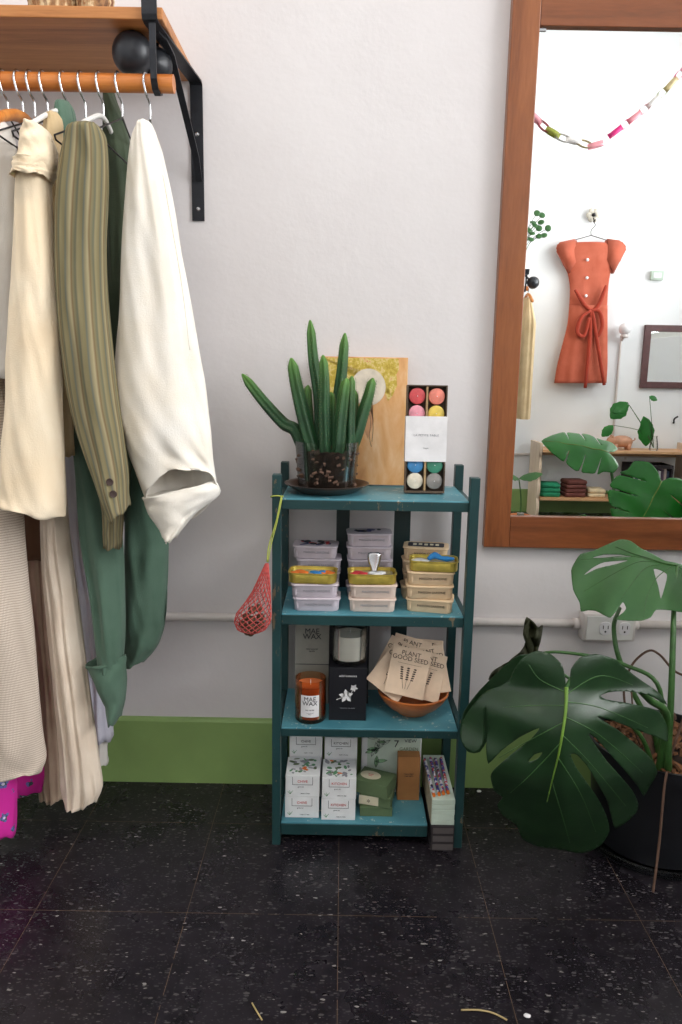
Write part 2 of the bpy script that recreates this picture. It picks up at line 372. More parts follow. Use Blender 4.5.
M['net'] = plain('coral_net', (200, 84, 80), 0.7, bump=0); M['cord_green'] = plain('yellow_green_cord', (186, 196, 92), 0.7, bump=0); M['seedball'] = plain('dark_seed_ball', (92, 66, 50), 0.9, scale=50, var=0.4, bump=0.6)

# ------------------------------------------------------------------ room shell
X0, X1, Y0, Y1 = XL, XR, YB, 0.0
bm = B(); bx(bm, X0 - .1, X1 + .1, Y0 - .1, Y1 + .1, -0.1, 0.0); struct('floor', bm, M['floor'])
bm = B(); bx(bm, X0 - .1, X1 + .1, Y0 - .1, Y1 + .1, ZC, ZC + .1); struct('ceiling', bm, M['ceiling'])
bm = B(); bx(bm, X0 - .1, X1 + .1, 0.0, 0.1, 0, ZC); struct('wall_back', bm, M['wall'])
bm = B(); bx(bm, X0 - .1, X1 + .1, YB - 0.1, YB, 0, ZC); struct('wall_front', bm, M['wall_front'])
bm = B(); bx(bm, XL - .1, XL, YB, 0, 0, ZC); struct('wall_left', bm, M['wall_front'])
bm = B(); bx(bm, XR, XR + .12, YB, WIN_Y0, 0, ZC); bx(bm, XR, XR + .12, WIN_Y1, 0, 0, ZC); bx(bm, XR, XR + .12, WIN_Y0, WIN_Y1, 0, WIN_Z0); bx(bm, XR, XR + .12, WIN_Y0, WIN_Y1, WIN_Z1, ZC)
struct('wall_right', bm, M['wall_front'])
bm = B()
for a in (WIN_Y0 + .03, (WIN_Y0 + WIN_Y1) / 2, WIN_Y1 - .03): bx(bm, XR + .02, XR + .06, a - .03, a + .03, WIN_Z0 + .06, WIN_Z1 - .06, .004)
for a in (WIN_Z0 + .03, WIN_Z1 - .03): bx(bm, XR + .02, XR + .06, WIN_Y0, WIN_Y1, a - .03, a + .03, .004)
wf = struct('window_1', bm, M['white_plastic'])
bm = B(); bx(bm, XR + .036, XR + .042, WIN_Y0 + .05, WIN_Y1 - .05, WIN_Z0 + .05, WIN_Z1 - .05); obj('window_pane', bm, M['pane'], wf)
def baseboard(name, p0, p1, flip):
    bm = B(); h, t = 0.181, 0.014
    prof = [(0, 0), (t, 0), (t, h - .008), (t - .004, h - .002), (t - .008, h), (0, h)]
    d = Vector(p1) - Vector(p0); n = Vector((-d.y, d.x, 0)).normalized() * flip
    vr = [[bm.verts.new(Vector(p) + n * a + Vector((0, 0, b))) for a, b in prof] for p in (p0, p1)]
    for i in range(6): bm.faces.new((vr[0][i], vr[0][(i + 1) % 6], vr[1][(i + 1) % 6], vr[1][i]))
    bm.faces.new(vr[0]); bm.faces.new(list(reversed(vr[1]))); struct(name, bm, M['green_base'])
baseboard('baseboard_back', (XL, 0, 0), (XR, 0, 0), -1)
baseboard('baseboard_front', (XL, YB, 0), (XR, YB, 0), 1)
baseboard('baseboard_left', (XL, YB + .014, 0), (XL, -.014, 0), -1)
baseboard('baseboard_right', (XR, YB + .014, 0), (XR, -.014, 0), 1)
# unseen housing, added to go with the ceiling fill light (outside the frame)
t = thing('fill_light_housing', 'white box added around the unseen fill light over the middle of the shop', 'ceiling light', (-0.2, -2.0, ZC))
bm = B(); bx(bm, -.82, .42, -2.32, -1.68, ZC - .11, ZC - 0.0005, .01); obj('housing', bm, M['white_plastic'], t)

# conduits
def conduit(lbl, x0, x1, y, z, r, grp=None, n=-1):
    t = thing('conduit_pipe', lbl, 'pipe', ((x0 + x1) / 2, y, z))
    bm = B(); tube(bm, [(x0, y, z), (x1, y, z)], r, 14, 0); obj('pipe', bm, M['pipe'], t, True)
    for i in range(3):
        x = x0 + (x1 - x0) * (0.12 + 0.36 * i); bm = B(); bx(bm, x - .008, x + .008, min(y + n * (r + .002), y - n * r), max(y + n * (r + .002), y - n * r), z - r - .002, z + r + .002, .002); bx(bm, x - .008, x + .008, min(y - n * r, y - n * r + n * .003), max(y - n * r, y - n * r + n * .003), z - r - .018, z + r + .018, .001)
        obj('strap', bm, M['pipe'], t)
    return t
PZ = 0.459
conduit('long white painted conduit running along the back wall behind the teal shelf', XL, .596, -.0115, PZ, .0105)
conduit('short white painted conduit to the right of the outlet box', .755, XR, -.0115, PZ, .0105)
conduit('white painted conduit along the far wall seen in the mirror', XL, XR, YB + .0115, PZ, .0105, n=1)
t = thing('electrical_outlet', 'white surface-mounted outlet box on the conduit under the mirror', 'outlet', (.675, 0, PZ - .035))
bm = B(); bx(bm, .61, .742, -.042, -.0005, PZ - .036, PZ + .036, .004); obj('outlet_box', bm, M['pipe'], t, 'auto')
bm = B(); tube(bm, [(.594, -.0115, PZ), (.6095, -.0115, PZ)], .0145, 14, 0); obj('coupling', bm, M['pipe'], t, True)
bm = B(); tube(bm, [(.7425, -.0115, PZ), (.757, -.0115, PZ)], .0145, 14, 0); obj('coupling', bm, M['pipe'], t, True)
bm = B(); bx(bm, .618, .734, -.045, -.0422, PZ - .031, PZ + .031, .001); pl = obj('cover_plate', bm, M['white_plastic'], t)
for cx in (.664, .712):
    bm = B(); loft(bm, [(rrect(.030, .034, .012), 0), (rrect(.028, .032, .011), .0025)], (0, 0, 0)); bmesh.ops.transform(bm, matrix=Matrix.Translation((cx, -.0452, PZ)) @ FRONT, verts=bm.verts); rc = obj('receptacle', bm, M['label_white'], t, 'auto')
    bm = B()
    for dx in (-.006, .006): bx(bm, cx + dx - .001, cx + dx + .001, -.0481, -.0478, PZ - .001, PZ + .008)
    tube(bm, [(cx, -.0481, PZ - .008), (cx, -.0478, PZ - .008)], .0025, 8, 0); obj('slot', bm, M['black_card'], rc)

# ------------------------------------------------------------------ big mirror
MX0, MX1, MZ0, MZ1 = .354, 1.215, .657, 1.905
t = thing('wall_mirror', 'large wall mirror in a flat reddish-brown wooden frame right of the teal shelf', 'mirror', ((MX0 + MX1) / 2, 0, MZ0))
fw, bh, th = .062, .078, .026
for nm, a in (('left', (MX0, MX0 + fw, MZ0, MZ1)), ('right', (MX1 - fw, MX1, MZ0, MZ1))):
    bm = B(); bx(bm, a[0], a[1], -th, -.0005, a[2], a[3], .002); obj('frame_side', bm, M['frame_v'], t)
for a in ((MZ0, MZ0 + bh), (MZ1 - bh, MZ1)):
    bm = B(); bx(bm, MX0 + fw + .0003, MX1 - fw - .0003, -th + .0004, -.0005, a[0], a[1], .0015); obj('frame_rail', bm, M['frame_h'], t)
bm = B(); bx(bm, MX0 + fw, MX1 - fw, -.014, -.010, MZ0 + bh, MZ1 - bh); obj('mirror_glass', bm, M['mirror'], t)
for p in (W(521, 517, -.02), W(543, 28, -.02), Vector((1.12, 0, MZ0 + bh)), Vector((1.12, 0, MZ1 - bh))):
    bm = B(); s = 1 if p.z < 1.2 else -1; zc = (MZ0 + bh if s > 0 else MZ1 - bh); bx(bm, p.x - .008, p.x + .008, -.0175, -.0142, zc - .001, zc + .007 if s > 0 else zc + .001) if s > 0 else bx(bm, p.x - .008, p.x + .008, -.0175, -.0142, zc - .007, zc + .001)
    obj('mirror_clip', bm, M['steel'], t)

# ------------------------------------------------------------------ rack on the left
XE = -.345
t = thing('wall_shelf', 'orange wooden wall shelf with a clothes rod on a black iron bracket', 'shelf', (-.7, 0, 1.708))
bm = B(); bx(bm, -1.6, XE, -.305, -.0035, 1.710, 1.731, .002); obj('shelf_board', bm, M['rack_wood'], t)
def strap(bm, pts, w, th=.004, ax=Vector((1, 0, 0))):
    pts = [Vector(p) for p in pts]; L = []
    for i, p in enumerate(pts):
        d = (pts[min(i + 1, len(pts) - 1)] - pts[max(i - 1, 0)]).normalized(); n = d.cross(ax).normalized() * th / 2
        L.append([bm.verts.new(p + ax * a * w / 2 + n * b) for a, b in ((-1, -1), (1, -1), (1, 1), (-1, 1))])
    for i in range(len(L) - 1):
        for j in range(4): bm.faces.new((L[i][j], L[i][(j + 1) % 4], L[i + 1][(j + 1) % 4], L[i + 1][j]))
    bm.faces.new(list(reversed(L[0]))); bm.faces.new(L[-1])
def bracket(xc, par):
    bm = B(); w = .028; xf = xc - .026
    strap(bm, [(xc, -.0025, 1.414), (xc, -.0025, 1.690), (xc, -.004, 1.703), (xc, -.014, 1.7075), (xf, -.295, 1.7075), (xf, -.310, 1.709), (xf, -.3125, 1.716), (xf, -.3125, 1.742)], w)
    br = obj('bracket', bm, M['iron'], par)
    bm = B(); strap(bm, [(xc + .004, -.0068, 1.50), (xc + .002, -.03, 1.545), (xc - .012, -.20, 1.690), (xc - .018, -.24, 1.7025), (xf, -.27, 1.7035)], .014); obj('brace', bm, M['iron'], br)
    bm = B(); strap(bm, [(xf + .003, -.304, 1.704), (xf + .003, -.306, 1.66), (xf + .003, -.304, 1.61), (xf + .003, -.294, 1.596), (xf + .003, -.275, 1.5915), (xf + .003, -.258, 1.598)], .012); obj('rod_hook', bm, M['iron'], br)
    for z in (1.44, 1.60):
        bm = B(); lathe(bm, [(0, .003), (.0035, .0025), (.0055, 0)], (0, 0, 0), 12); bmesh.ops.transform(bm, matrix=Matrix.Translation((xc, -.0047, z)) @ FRONT, verts=bm.verts); obj('screw', bm, M['steel'], br)
bracket(-.3455 + .004, t); bracket(-1.45, t)
bm = B(); tube(bm, [(-1.6, -.275, 1.611), (-.333, -.275, 1.611)], .0165, 24, 0); rod = obj('hanging_rod', bm, M['rod_wood'], t, 'auto')
# round black fitting
p = W(133, 53, -.245); t2 = thing('spotlight', 'round black domed spotlight tucked under the wall shelf beside the bracket', 'spotlight', (p.x, p.y, 1.709))
bm = B(); RM = Matrix.Rotation(R(100), 3, 'X') @ Matrix.Identity(3); RM = Euler((R(96), R(8), R(20))).to_matrix()
lathe(bm, [(0, .030), (.016, .029), (.028, .024), (.036, .012), (.039, -.002), (.0385, -.016), (.034, -.024), (.020, -.027), (0, -.028)], (p.x, p.y, p.z), 32, RM); obj('lamp_head', bm, M['black_gloss'], t2, True)
bm = B(); q = Vector((p.x + .034, p.y + .045, p.z - .004)); lathe(bm, [(0, .022), (.02, .02), (.031, .008), (.033, -.008), (.024, -.016), (0, -.018)], q, 28, RM); obj('lamp_back', bm, M['black_gloss'], t2, True)
bm = B(); tube(bm, [(p.x + .012, p.y + .015, p.z), (q.x - .005, q.y, q.z)], .012, 12, 0); tube(bm, [(q.x, q.y, q.z + .015), (q.x, q.y, 1.7095)], .006, 10, 0); obj('arm', bm, M['iron'], t2, True)
# baskets on the shelf (only their feet are in the frame)
def basket(x, y, rx, ry, h, lbl):
    bm = B(); n = 44; rows = 18; rg = []
    for i in range(rows + 1):
        z = h * i / rows; f = .86 + .2 * math.sin(PI * i / rows * .8)
        rg.append([bm.verts.new((x + rx * f * math.cos(2 * PI * j / n) * (1 + .035 * ((i + j // 2) % 2)), y + ry * f * math.sin(2 * PI * j / n) * (1 + .035 * ((i + j // 2) % 2)), 1.7325 + z)) for j in range(n)])
    for i in range(rows):
        for j in range(n): bm.faces.new((rg[i][j], rg[i][(j + 1) % n], rg[i + 1][(j + 1) % n], rg[i + 1][j]))
    bm.faces.new(list(reversed(rg[0])))
    t = thing('woven_basket', lbl, 'basket', (x, y, 1.7325)); o = obj('basket_body', bm, M['basket'], t, False)
    bm = B(); tube(bm, [(x + rx * .98 * math.cos(a), y + ry * .98 * math.sin(a), 1.7325 + h) for a in [2 * PI * i / 24 for i in range(25)]], .005, 8, 0, False); obj('rim', bm, M['hanger_wood'], t, True)
k = NT('patterned_wicker'); k.col(k.ramp(k.noise(k.mapping((40, 40, 18)), 1, 4), [(0.36, (76, 50, 36)), (0.47, (166, 124, 84)), (0.55, (222, 200, 160)), (0.62, (120, 76, 48))])); k.set(Roughness=0.8); M['basket'] = k.m
basket(-.582, -.20, .046, .05, .12, 'brown and cream woven basket at the left on the wall shelf')
basket(-.500, -.20, .033, .04, .10, 'pale and brown woven basket at the right on the wall shelf')

# ---- garments: a hanging cloth is a rippled tube with real thickness
def cloth(name, rows, mat, parent, d=.04, amp=.12, folds=7, seed=1, sub=5, n=64, tilt_end=0.0, tp=.0016, cap=True):
    """rows: (pyL, pxL, pyR, pxR, y[, depth])"""
    rows = [(r if len(r) == 6 else r + (d,)) for r in rows]
    keys = []
    for (pl_, xl, pr, xr, y, dd) in rows:
        a = W(xl, pl_, y); b = W(xr, pr, y); keys.append(Vector((a.x, a.z, b.x))), keys.append(None)
    A = [(W(r[1], r[0], r[4]), W(r[3], r[2], r[4]), r[4], r[5]) for r in rows]
    PL = smooth_pts([a[0] for a in A], sub); PR = smooth_pts([a[1] for a in A], sub); DD = smooth_pts([Vector((a[3], 0, 0)) for a in A], sub)
    m = len(PL); bm = B(); uvl = bm.loops.layers.uv.new('UVMap'); rg = []
    rnd = random.Random(seed); ph = [rnd.uniform(0, 6.28) for _ in range(6)]
    length = 0; L = [0]
    for i in range(1, m): L.append(L[-1] + (PL[i] - PL[i - 1]).length)
    ntop = 3 if cap else 0
    for i in range(m):
        a, b, dd = PL[i], PR[i], DD[i].x; v = i / (m - 1); c = (a + b) / 2; hw = (b.x - a.x) / 2
        ring = []
        for j in range(n):
            th_ = 2 * PI * j / n; env = amp * (.25 + .75 * min(1, v * 1.6))
            rp = env * (math.sin(folds * th_ + ph[0] + 1.3 * math.sin(v * 3 + ph[1])) * .55 + math.sin((folds * 1.7 // 1) * th_ + ph[2] + v * 2.5) * .3 + .35 * math.sin(3 * th_ + ph[3] + v * 4))
            s_in = abs(math.cos(th_)) ** 3       # keep the silhouette edges in place
            q = 1 + rp * (1 - .75 * s_in)
            tl = tilt_end * max(0, (v - .7) / .3) ** 2
            wrinkle = .008 * noise.noise(Vector((th_ * 1.3 + v * 3.5, v * 6 + seed, seed * 1.7))) + .0045 * noise.noise(Vector((th_ * 3 - v * 9, v * 5 + seed, seed * 2.3)))
            tp_ = min(1, .22 + v * 9) if cap else 1
            x = c.x + hw * math.cos(th_) * (1 + rp * .1); y = c.y + (dd * tp_ * math.sin(th_)) * q + wrinkle
            z = c.z + (b.z - a.z) / 2 * math.cos(th_) - tl * math.sin(th_) + (.003 * math.sin(5 * th_ + ph[4]) if v > .98 else 0)
            ring.append(bm.verts.new((x, y, z)))
        rg.append(ring)
    for i in range(m - 1):
        for j in range(n):
            f = bm.faces.new((rg[i][j], rg[i][(j + 1) % n], rg[i + 1][(j + 1) % n], rg[i + 1][j]))
            for lp, (uu, vv) in zip(f.loops, ((j / n, L[i]), ((j + 1) / n, L[i]), ((j + 1) / n, L[i + 1]), (j / n, L[i + 1]))): lp[uvl].uv = (uu * 2, vv)
    if cap: bm.faces.new(rg[0])
    bmesh.ops.recalc_face_normals(bm, faces=bm.faces)
    o = obj(name, bm, mat, parent, True)
    sd = o.modifiers.new('thickness', 'SOLIDIFY'); sd.thickness = tp; sd.offset = -1
    return o
def rowsy(y, L, d=None):
    out = []
    for r in L:
        if len(r) == 3: e = (r[0], r[1], r[0], r[2], y)
        else: e = (r[0], r[1], r[2], r[3], y)
        out.append(e if d is None else e + (d,))
    return out

def hanger(px, py_hook, lbl, drop=.055, kind='wire', yaw=0.0, arm=.17, slope=.07):
    p = W(px, py_hook, -.275); x = p.x; z = 1.611; t = thing('coat_hanger', lbl, 'hanger', (x, -.275, z + .0165), 0, None)
    m = M['steel']; r = .0023; rr = .0165 + r + .0003
    pts = [(x, -.275 - rr * math.sin(R(a)), z + rr * math.cos(R(a))) for a in (100, 70, 40, 10, -20, -50, -80)]
    pts = [(x, -.275 - rr * math.sin(R(a)), z + rr * math.cos(R(a))) for a in (-115, -85, -55, -25, 5, 35, 60, 85, 105)]
    nk = z - .032 - drop
    lean = .006
    pts += [(x + lean * .5, -.275 - rr * .65, z - .024), (x + lean, -.275, z - .036), (x + lean, -.275, nk)]
    bm = B(); tube(bm, pts, r, 8, 4); obj('hook', bm, m, t, True)
    c, s = math.cos(yaw), math.sin(yaw)
    def P(a, dz): return (x + lean + a * s, -.275 + a * c, nk + dz)
    bm = B()
    if kind == 'wood':
        rg = tube(bm, [P(-arm, -slope), P(-arm * .55, -slope * .35), P(0, 0), P(arm * .55, -slope * .35), P(arm, -slope)], [.008, .010, .012, .010, .008], 10, 5); obj('arms', bm, M['hanger_wood'], t, True)
    elif kind == 'plastic':
        tube(bm, [P(-arm, -slope), P(-arm * .5, -slope * .4), P(0, 0), P(arm * .5, -slope * .4), P(arm, -slope)], .0045, 8, 5); obj('arms', bm, M['white_plastic'], t, True)
    else:
        tube(bm, [P(0, 0), P(-arm, -slope), P(-arm + .005, -slope - .006), P(arm - .005, -slope - .006), P(arm, -slope), P(0, 0)], .0017, 6, 0); obj('arms', bm, M['dark_wire'], t, True)
    return x + lean, nk
H = []
for i, (px, kd, dr, lb) in enumerate(((3, 'wire', .03, 'wire hanger at the left edge of the rod, holding the white blouse'), (18, 'wood', .034, 'wooden hanger with a steel hook and orange arms'),
        (30, 'wire', .035, 'wire hanger holding the cream short-sleeved jacket'), (43, 'wire', .035, 'wire hanger just right of the cream jacket hook'), (63, 'plastic', .02, 'white plastic hanger holding the green shirt with a turned-up cuff'),
        (81, 'wire', .04, 'wire hanger holding the striped olive shirt'), (99, 'plastic', .03, 'white plastic hanger between striped shirt and green jacket'), (118, 'wire', .03, 'wire hanger holding the dark green jacket'),
        (146, 'wire', .035, 'rightmost wire hanger, holding the long-sleeved white shirt'))):
    H.append(hanger(px, 80, lb, dr, kd, arm=.17 if i not in (8,) else .11))

def garment(name, lbl, cat, px, y=-.275):
    p = W(px, 130, y); return thing(name, lbl, cat, (p.x, y, 1.48))
BIG = 'garment'
# white shirt, rightmost
t = garment('shirt', 'long-sleeved off-white linen shirt hanging rightmost on the rod', 'shirt', 150)
cloth('sleeve', rowsy(-.41, [(121, 144, 123, 151), (128, 139, 131, 154), (150, 131, 150, 160), (200, 126, 200, 170), (250, 122, 250, 181), (300, 120, 300, 190), (350, 116, 350, 199), (385, 113, 385, 205), (420, 120, 420, 209), (450, 127, 450, 212), (478, 136, 468, 214), (505, 146, 486, 217)]), M['white_linen'], t, .045, .16, 5, 3, tilt_end=.055)
cloth('cuff', rowsy(-.405, [(497, 143, 480, 215), (512, 149, 494, 219), (533, 162, 512, 196), (541, 168, 536, 176)]), M['white_linen'], t, .036, .1, 4, 5, tilt_end=0, cap=False)
cloth('shirt_body', rowsy(-.305, [(128, 146, 128, 153), (160, 142, 160, 164), (230, 138, 230, 178), (330, 134, 330, 192), (430, 136, 430, 202), (480, 142, 478, 207)], .035), M['white_linen'], t, .035, .12, 6, 8)
bm = B(); tube(bm, [W(a, b, -.4575) for a, b in ((163, 175), (170, 215), (178, 260), (184, 300), (190, 350))], .0011, 6, 6); obj('seam', bm, M['white_linen'], t, True)
# green jacket
t = garment('jacket', 'dark green cotton jacket hanging behind the rightmost white shirt', 'jacket', 112)
cloth('jacket_body', rowsy(-.20, [(84, 106, 84, 112), (100, 104, 100, 116), (130, 103, 130, 127), (170, 103, 170, 132), (250, 104, 250, 135), (350, 108, 350, 140), (450, 112, 450, 158), (520, 122, 520, 160)], .03), M['green_wool'], t, .03, .1, 6, 11)
cloth('jacket_tail', rowsy(-.20, [(440, 124, 440, 160), (520, 125, 520, 168), (570, 125, 570, 168), (615, 125, 615, 166), (640, 124, 638, 161), (654, 124, 650, 155), (668, 124, 660, 146)], .045), M['green_cotton'], t, .04, .12, 5, 12, tilt_end=.01)
# striped shirt
t = garment('shirt', 'striped olive and grey shirt with two buttons on its cuff', 'shirt', 85)
cloth('sleeve', rowsy(-.45, [(123, 83, 123, 95), (130, 72, 130, 102), (142, 66, 142, 106), (165, 61, 165, 108), (200, 57, 200, 108), (250, 56, 250, 106), (300, 58, 300, 107), (350, 63, 350, 112), (400, 70, 400, 118), (440, 80, 435, 123), (475, 93, 470, 127), (500, 103, 492, 128), (519, 112, 507, 129)]), M['striped'], t, .045, .13, 5, 21, tilt_end=-.006)
cloth('shirt_tail', rowsy(-.372, [(440, 95, 440, 121), (500, 101, 500, 124), (547, 104, 547, 122)], .02), M['striped'], t, .02, .1, 4, 22)
for px, py in ((110, 482), (113.5, 494)):
    q = W(px, py, -.498); bm = B(); lathe(bm, [(0, .0), (.0062, .0), (.0068, .001), (.0062, .0024), (.0045, .0018), (0, .0018)], (0, 0, 0), 20); bmesh.ops.transform(bm, matrix=Matrix.Translation(q) @ FRONT, verts=bm.verts)
    obj('button', bm, M['ink_brown'], t, 'auto')
# green shirt with turned-up cuff
t = garment('shirt', 'green shirt whose long sleeve ends in a turned-up cuff', 'shirt', 64)
cloth('sleeve', rowsy(-.30, [(101, 60, 101, 68), (110, 58, 110, 72), (140, 57, 140, 76), (220, 57, 220, 80), (330, 61, 330, 90), (430, 72, 430, 104), (480, 77, 480, 112), (540, 81, 540, 122), (600, 92, 600, 124), (650, 98, 645, 124), (672, 100, 664, 122)]), M['green_cotton'], t, .04, .14, 4, 31)
cloth('cuff', rowsy(-.305, [(664, 86, 655, 125), (672, 90, 664, 126), (700, 104, 692, 126), (722, 110, 716, 121)]), M['green_cotton'], t, .036, .05, 3, 32, tilt_end=.0, cap=False)
# cream jacket
t = garment('jacket', 'cream linen jacket with a short banded sleeve, flaring to a wide hem', 'jacket', 38)
cloth('jacket_body', rowsy(-.455, [(150, 24, 150, 50), (180, 18, 180, 50), (250, 14, 250, 54), (300, 10, 300, 57), (350, 8, 350, 60), (400, 6, 400, 62), (450, 2, 450, 64), (490, -1, 500, 65), (501, -3, 517, 65)], .035), M['cream_linen'], t, .035, .12, 5, 41, tilt_end=-.004)
cloth('sleeve', rowsy(-.462, [(126, 31, 126, 42), (132, 27, 132, 48), (145, 23, 145, 53), (163, 19, 165, 55), (176, 16, 178, 50)]), M['cream_linen'], t, .05, .05, 5, 42)
cloth('sleeve_band', rowsy(-.462, [(162, 17.5, 165, 53), (170, 16, 172, 53), (178, 14.5, 180, 51)], .054), M['cream_linen'], t, .05, .04, 5, 42, cap=False)
# dark cream top behind
t = garment('blouse', 'darker cream blouse squeezed between cream jacket and striped shirt', 'blouse', 56)
cloth('blouse_body', rowsy(-.365, [(112, 50, 112, 57), (124, 45, 124, 62), (160, 40, 160, 62), (220, 38, 220, 68), (300, 38, 300, 72), (380, 46, 380, 72), (455, 50, 455, 74)], .025), M['dark_cream'], t, .025, .15, 5, 51)
# white blouse at the edge
t = garment('blouse', 'white blouse cut off by the left edge of the photo, at shoulder height', 'blouse', 0)
cloth('blouse_body', rowsy(-.375, [(121, -14, 121, 4), (132, -22, 132, 12), (160, -28, 160, 17), (230, -34, 230, 18), (300, -36, 300, 18), (370, -38, 378, 16)], .04), M['ivory'], t, .04, .12, 5, 61)
# brown dress
t = garment('dress', 'brown linen dress hanging below the white blouse at the left edge', 'dress', -2)
cloth('dress_body', rowsy(-.265, [(130, -22, 130, 2), (160, -28, 160, 20), (300, -30, 300, 28), (400, -28, 400, 36), (520, -26, 520, 42), (560, -20, 560, 42)], .028), M['brown_linen'], t, .028, .15, 7, 71)
# checked dress
t = garment('dress', 'long beige checked dress hanging at the left edge in front', 'dress', -6)
cloth('dress_body', rowsy(-.37, [(145, -26, 145, -18), (300, -26, 300, -12), (390, -24, 390, 2), (440, -24, 440, 13), (500, -26, 500, 21), (560, -28, 560, 26), (620, -30, 620, 32), (680, -32, 680, 38), (730, -34, 730, 42), (760, -34, 758, 45), (774, -30, 770, 42)], .042), M['checked'], t, .042, .1, 5, 81, tilt_end=.004)
# taupe & beige gauze dress
t = garment('dress', 'long taupe gauze dress with narrow pleats beside the checked dress', 'dress', 30)
cloth('dress_body', rowsy(-.18, [(125, 34, 125, 44), (300, 20, 300, 48), (420, 20, 420, 50), (520, 22, 520, 52), (600, 25, 600, 54), (700, 36, 700, 62), (770, 38, 770, 66), (799, 40, 796, 66)], .03), M['taupe_gauze'], t, .035, .25, 13, 91)
t = garment('dress', 'long beige crinkled gauze dress reaching lowest of the neutral ones', 'dress', 60)
cloth('dress_body', rowsy(-.295, [(140, 47, 140, 51), (400, 46, 400, 56), (500, 42, 500, 66), (560, 43, 560, 72), (620, 48, 620, 80), (700, 55, 700, 90), (750, 60, 750, 97), (790, 62, 785, 102), (805, 66, 800, 97)], .035), M['beige_gauze'], t, .035, .24, 12, 92)
t = garment('dress', 'pale lavender-white layered dress behind the green turned-up cuff', 'dress', 84)
cloth('dress_body', rowsy(-.11, [(118, 66, 118, 76), (300, 58, 300, 84), (420, 60, 420, 92), (520, 64, 520, 96), (600, 74, 600, 104), (680, 84, 680, 110), (738, 88, 738, 113)], .035), M['lavender_white'], t, .035, .2, 8, 93)
cloth('underskirt', rowsy(-.11, [(680, 84, 680, 104), (740, 88, 740, 107), (765, 90, 763, 108)], .02), M['ivory'], t, .02, .15, 8, 94)
t = garment('dress', 'magenta floral dress showing below the checked dress', 'dress', 0)
cloth('dress_body', rowsy(-.35, [(770, -30, 770, 15), (800, -32, 800, 16), (828, -32, 834, 15)], .04), M['magenta'], t, .04, .15, 7, 96)
cloth('dress_back', rowsy(-.225, [(140, -30, 140, -20), (560, -30, 560, 20), (700, -30, 700, 38), (770, -30, 770, 44), (795, -20, 790, 42)], .03), M['magenta'], t, .04, .2, 7, 97)

# ------------------------------------------------------------------ teal shelf unit
t = thing('shelf_unit', 'narrow four-tier teal painted wooden shelf against the wall', 'shelf unit', (.073, -.145, 0))
PX = ((-.146, -.127), (.272, .292)); ZT = .862
for (a, b) in PX:
    for (y0, y1) in ((-.272, -.246), (-.050, -.0235)):
        bm = B(); bx(bm, a, b, y0, y1, 0, ZT, .0015); obj('post', bm, M['teal_post'], t)
BZ = [(.791, .811), (.534, .556), (.271, .2885), (.026, .053)]
for i, (z0, z1) in enumerate(BZ):
    xr = .2715 if i < 3 else .212
    bm = B(); bx(bm, -.1265, xr, -.2625, -.051, z0 + .002, z1, .0015); obj('shelf_board', bm, M['teal_board'], t)
    bm = B(); bx(bm, -.1265, xr, -.2655, -.263, z0 - .003, z1 - .003, .001); obj('front_rail', bm, M['teal_post'], t)
    for (a, b) in PX:
        bm = B(); bx(bm, a + .004, b - .004, -.2455, -.0505, z0 - .004, z0 + .012, .001); obj('side_rail', bm, M['teal_post'], t)
for (a, b) in ((W(336, 550, -.03).x, W(349, 550, -.03).x), (W(393, 550, -.03).x, W(409, 550, -.03).x)):
    bm = B(); bx(bm, a, b, -.045, -.036, .035, .80, .001); obj('back_slat', bm, M['teal_slat'], t)
Z1, Z2, Z3, Z4 = .8115, .5565, .2890, .0535

# ---- top: cactus
cx, cy = -.033, -.165
t = thing('plant_saucer', 'dark bronze saucer under the cactus pot', 'saucer', (cx, cy, Z1))
bm = B(); lathe(bm, [(0, .001), (.058, 0), (.070, .004), (.086, .014), (.094, .0185), (.095, .0205), (.092, .021), (.084, .0175), (.076, .009), (.067, .0055), (0, .0055)], (cx, cy, Z1), 56); obj('saucer_dish', bm, M['saucer'], t, 'auto')
t = thing('potted_cactus', 'tall green cactus of many stems in a clear glass pot', 'cactus', (cx, cy, Z1 + .006))
zb = Z1 + .0062; hp = .108
bm = B(); lathe(bm, [(0, 0), (.061, 0), (.064, .004), (.0715, hp - .004), (.0725, hp), (.0705, hp), (.0625, .006), (0, .005)], (cx, cy, zb), 56); obj('glass_pot', bm, M['clear'], t, 'auto')
bm = B(); pr = [(0, .0062), (.0615, .0062), (.063, .012), (.0675, .085), (.064, .088), (.03, .09), (0, .092)]
lathe(bm, pr, (cx, cy, zb), 48)
for v in bm.verts:
    nz = noise.noise(v.co * 60); rr_ = math.hypot(v.co.x - cx, v.co.y - cy)
    if v.co.z > zb + .08: v.co.z += nz * .008
so = obj('soil', bm, M['soil'], t, True)
bm = B(); rd = random.Random(15)
for i in range(60):
    a = rd.uniform(0, 2 * PI); z_ = rd.uniform(.012, .082); q_ = .0632 + .0045 * z_ / .085; box(bm, (cx + q_ * math.cos(a), cy + q_ * math.sin(a), zb + z_), (rd.uniform(.003, .010), rd.uniform(.003, .012), rd.uniform(.002, .006)), 0, Euler((rd.uniform(-.5, .5), rd.uniform(-1, 1), a)))
tag(obj('bark_chips', bm, M['root'], t), None, None, None, 'stuff')
bm = B(); rd = random.Random(5)
for i in range(70):
    a = rd.uniform(0, 2 * PI); r_ = rd.uniform(.0, .055); box(bm, (cx + r_ * math.cos(a), cy + r_ * math.sin(a), zb + .090 + rd.uniform(-.002, .004)), (rd.uniform(.004, .012), rd.uniform(.003, .006), rd.uniform(.002, .005)), 0, Euler((rd.uniform(0, 3), rd.uniform(0, 3), rd.uniform(0, 3))))
tag(obj('bark_mulch', bm, M['bark'], t), None, None, None, 'stuff')
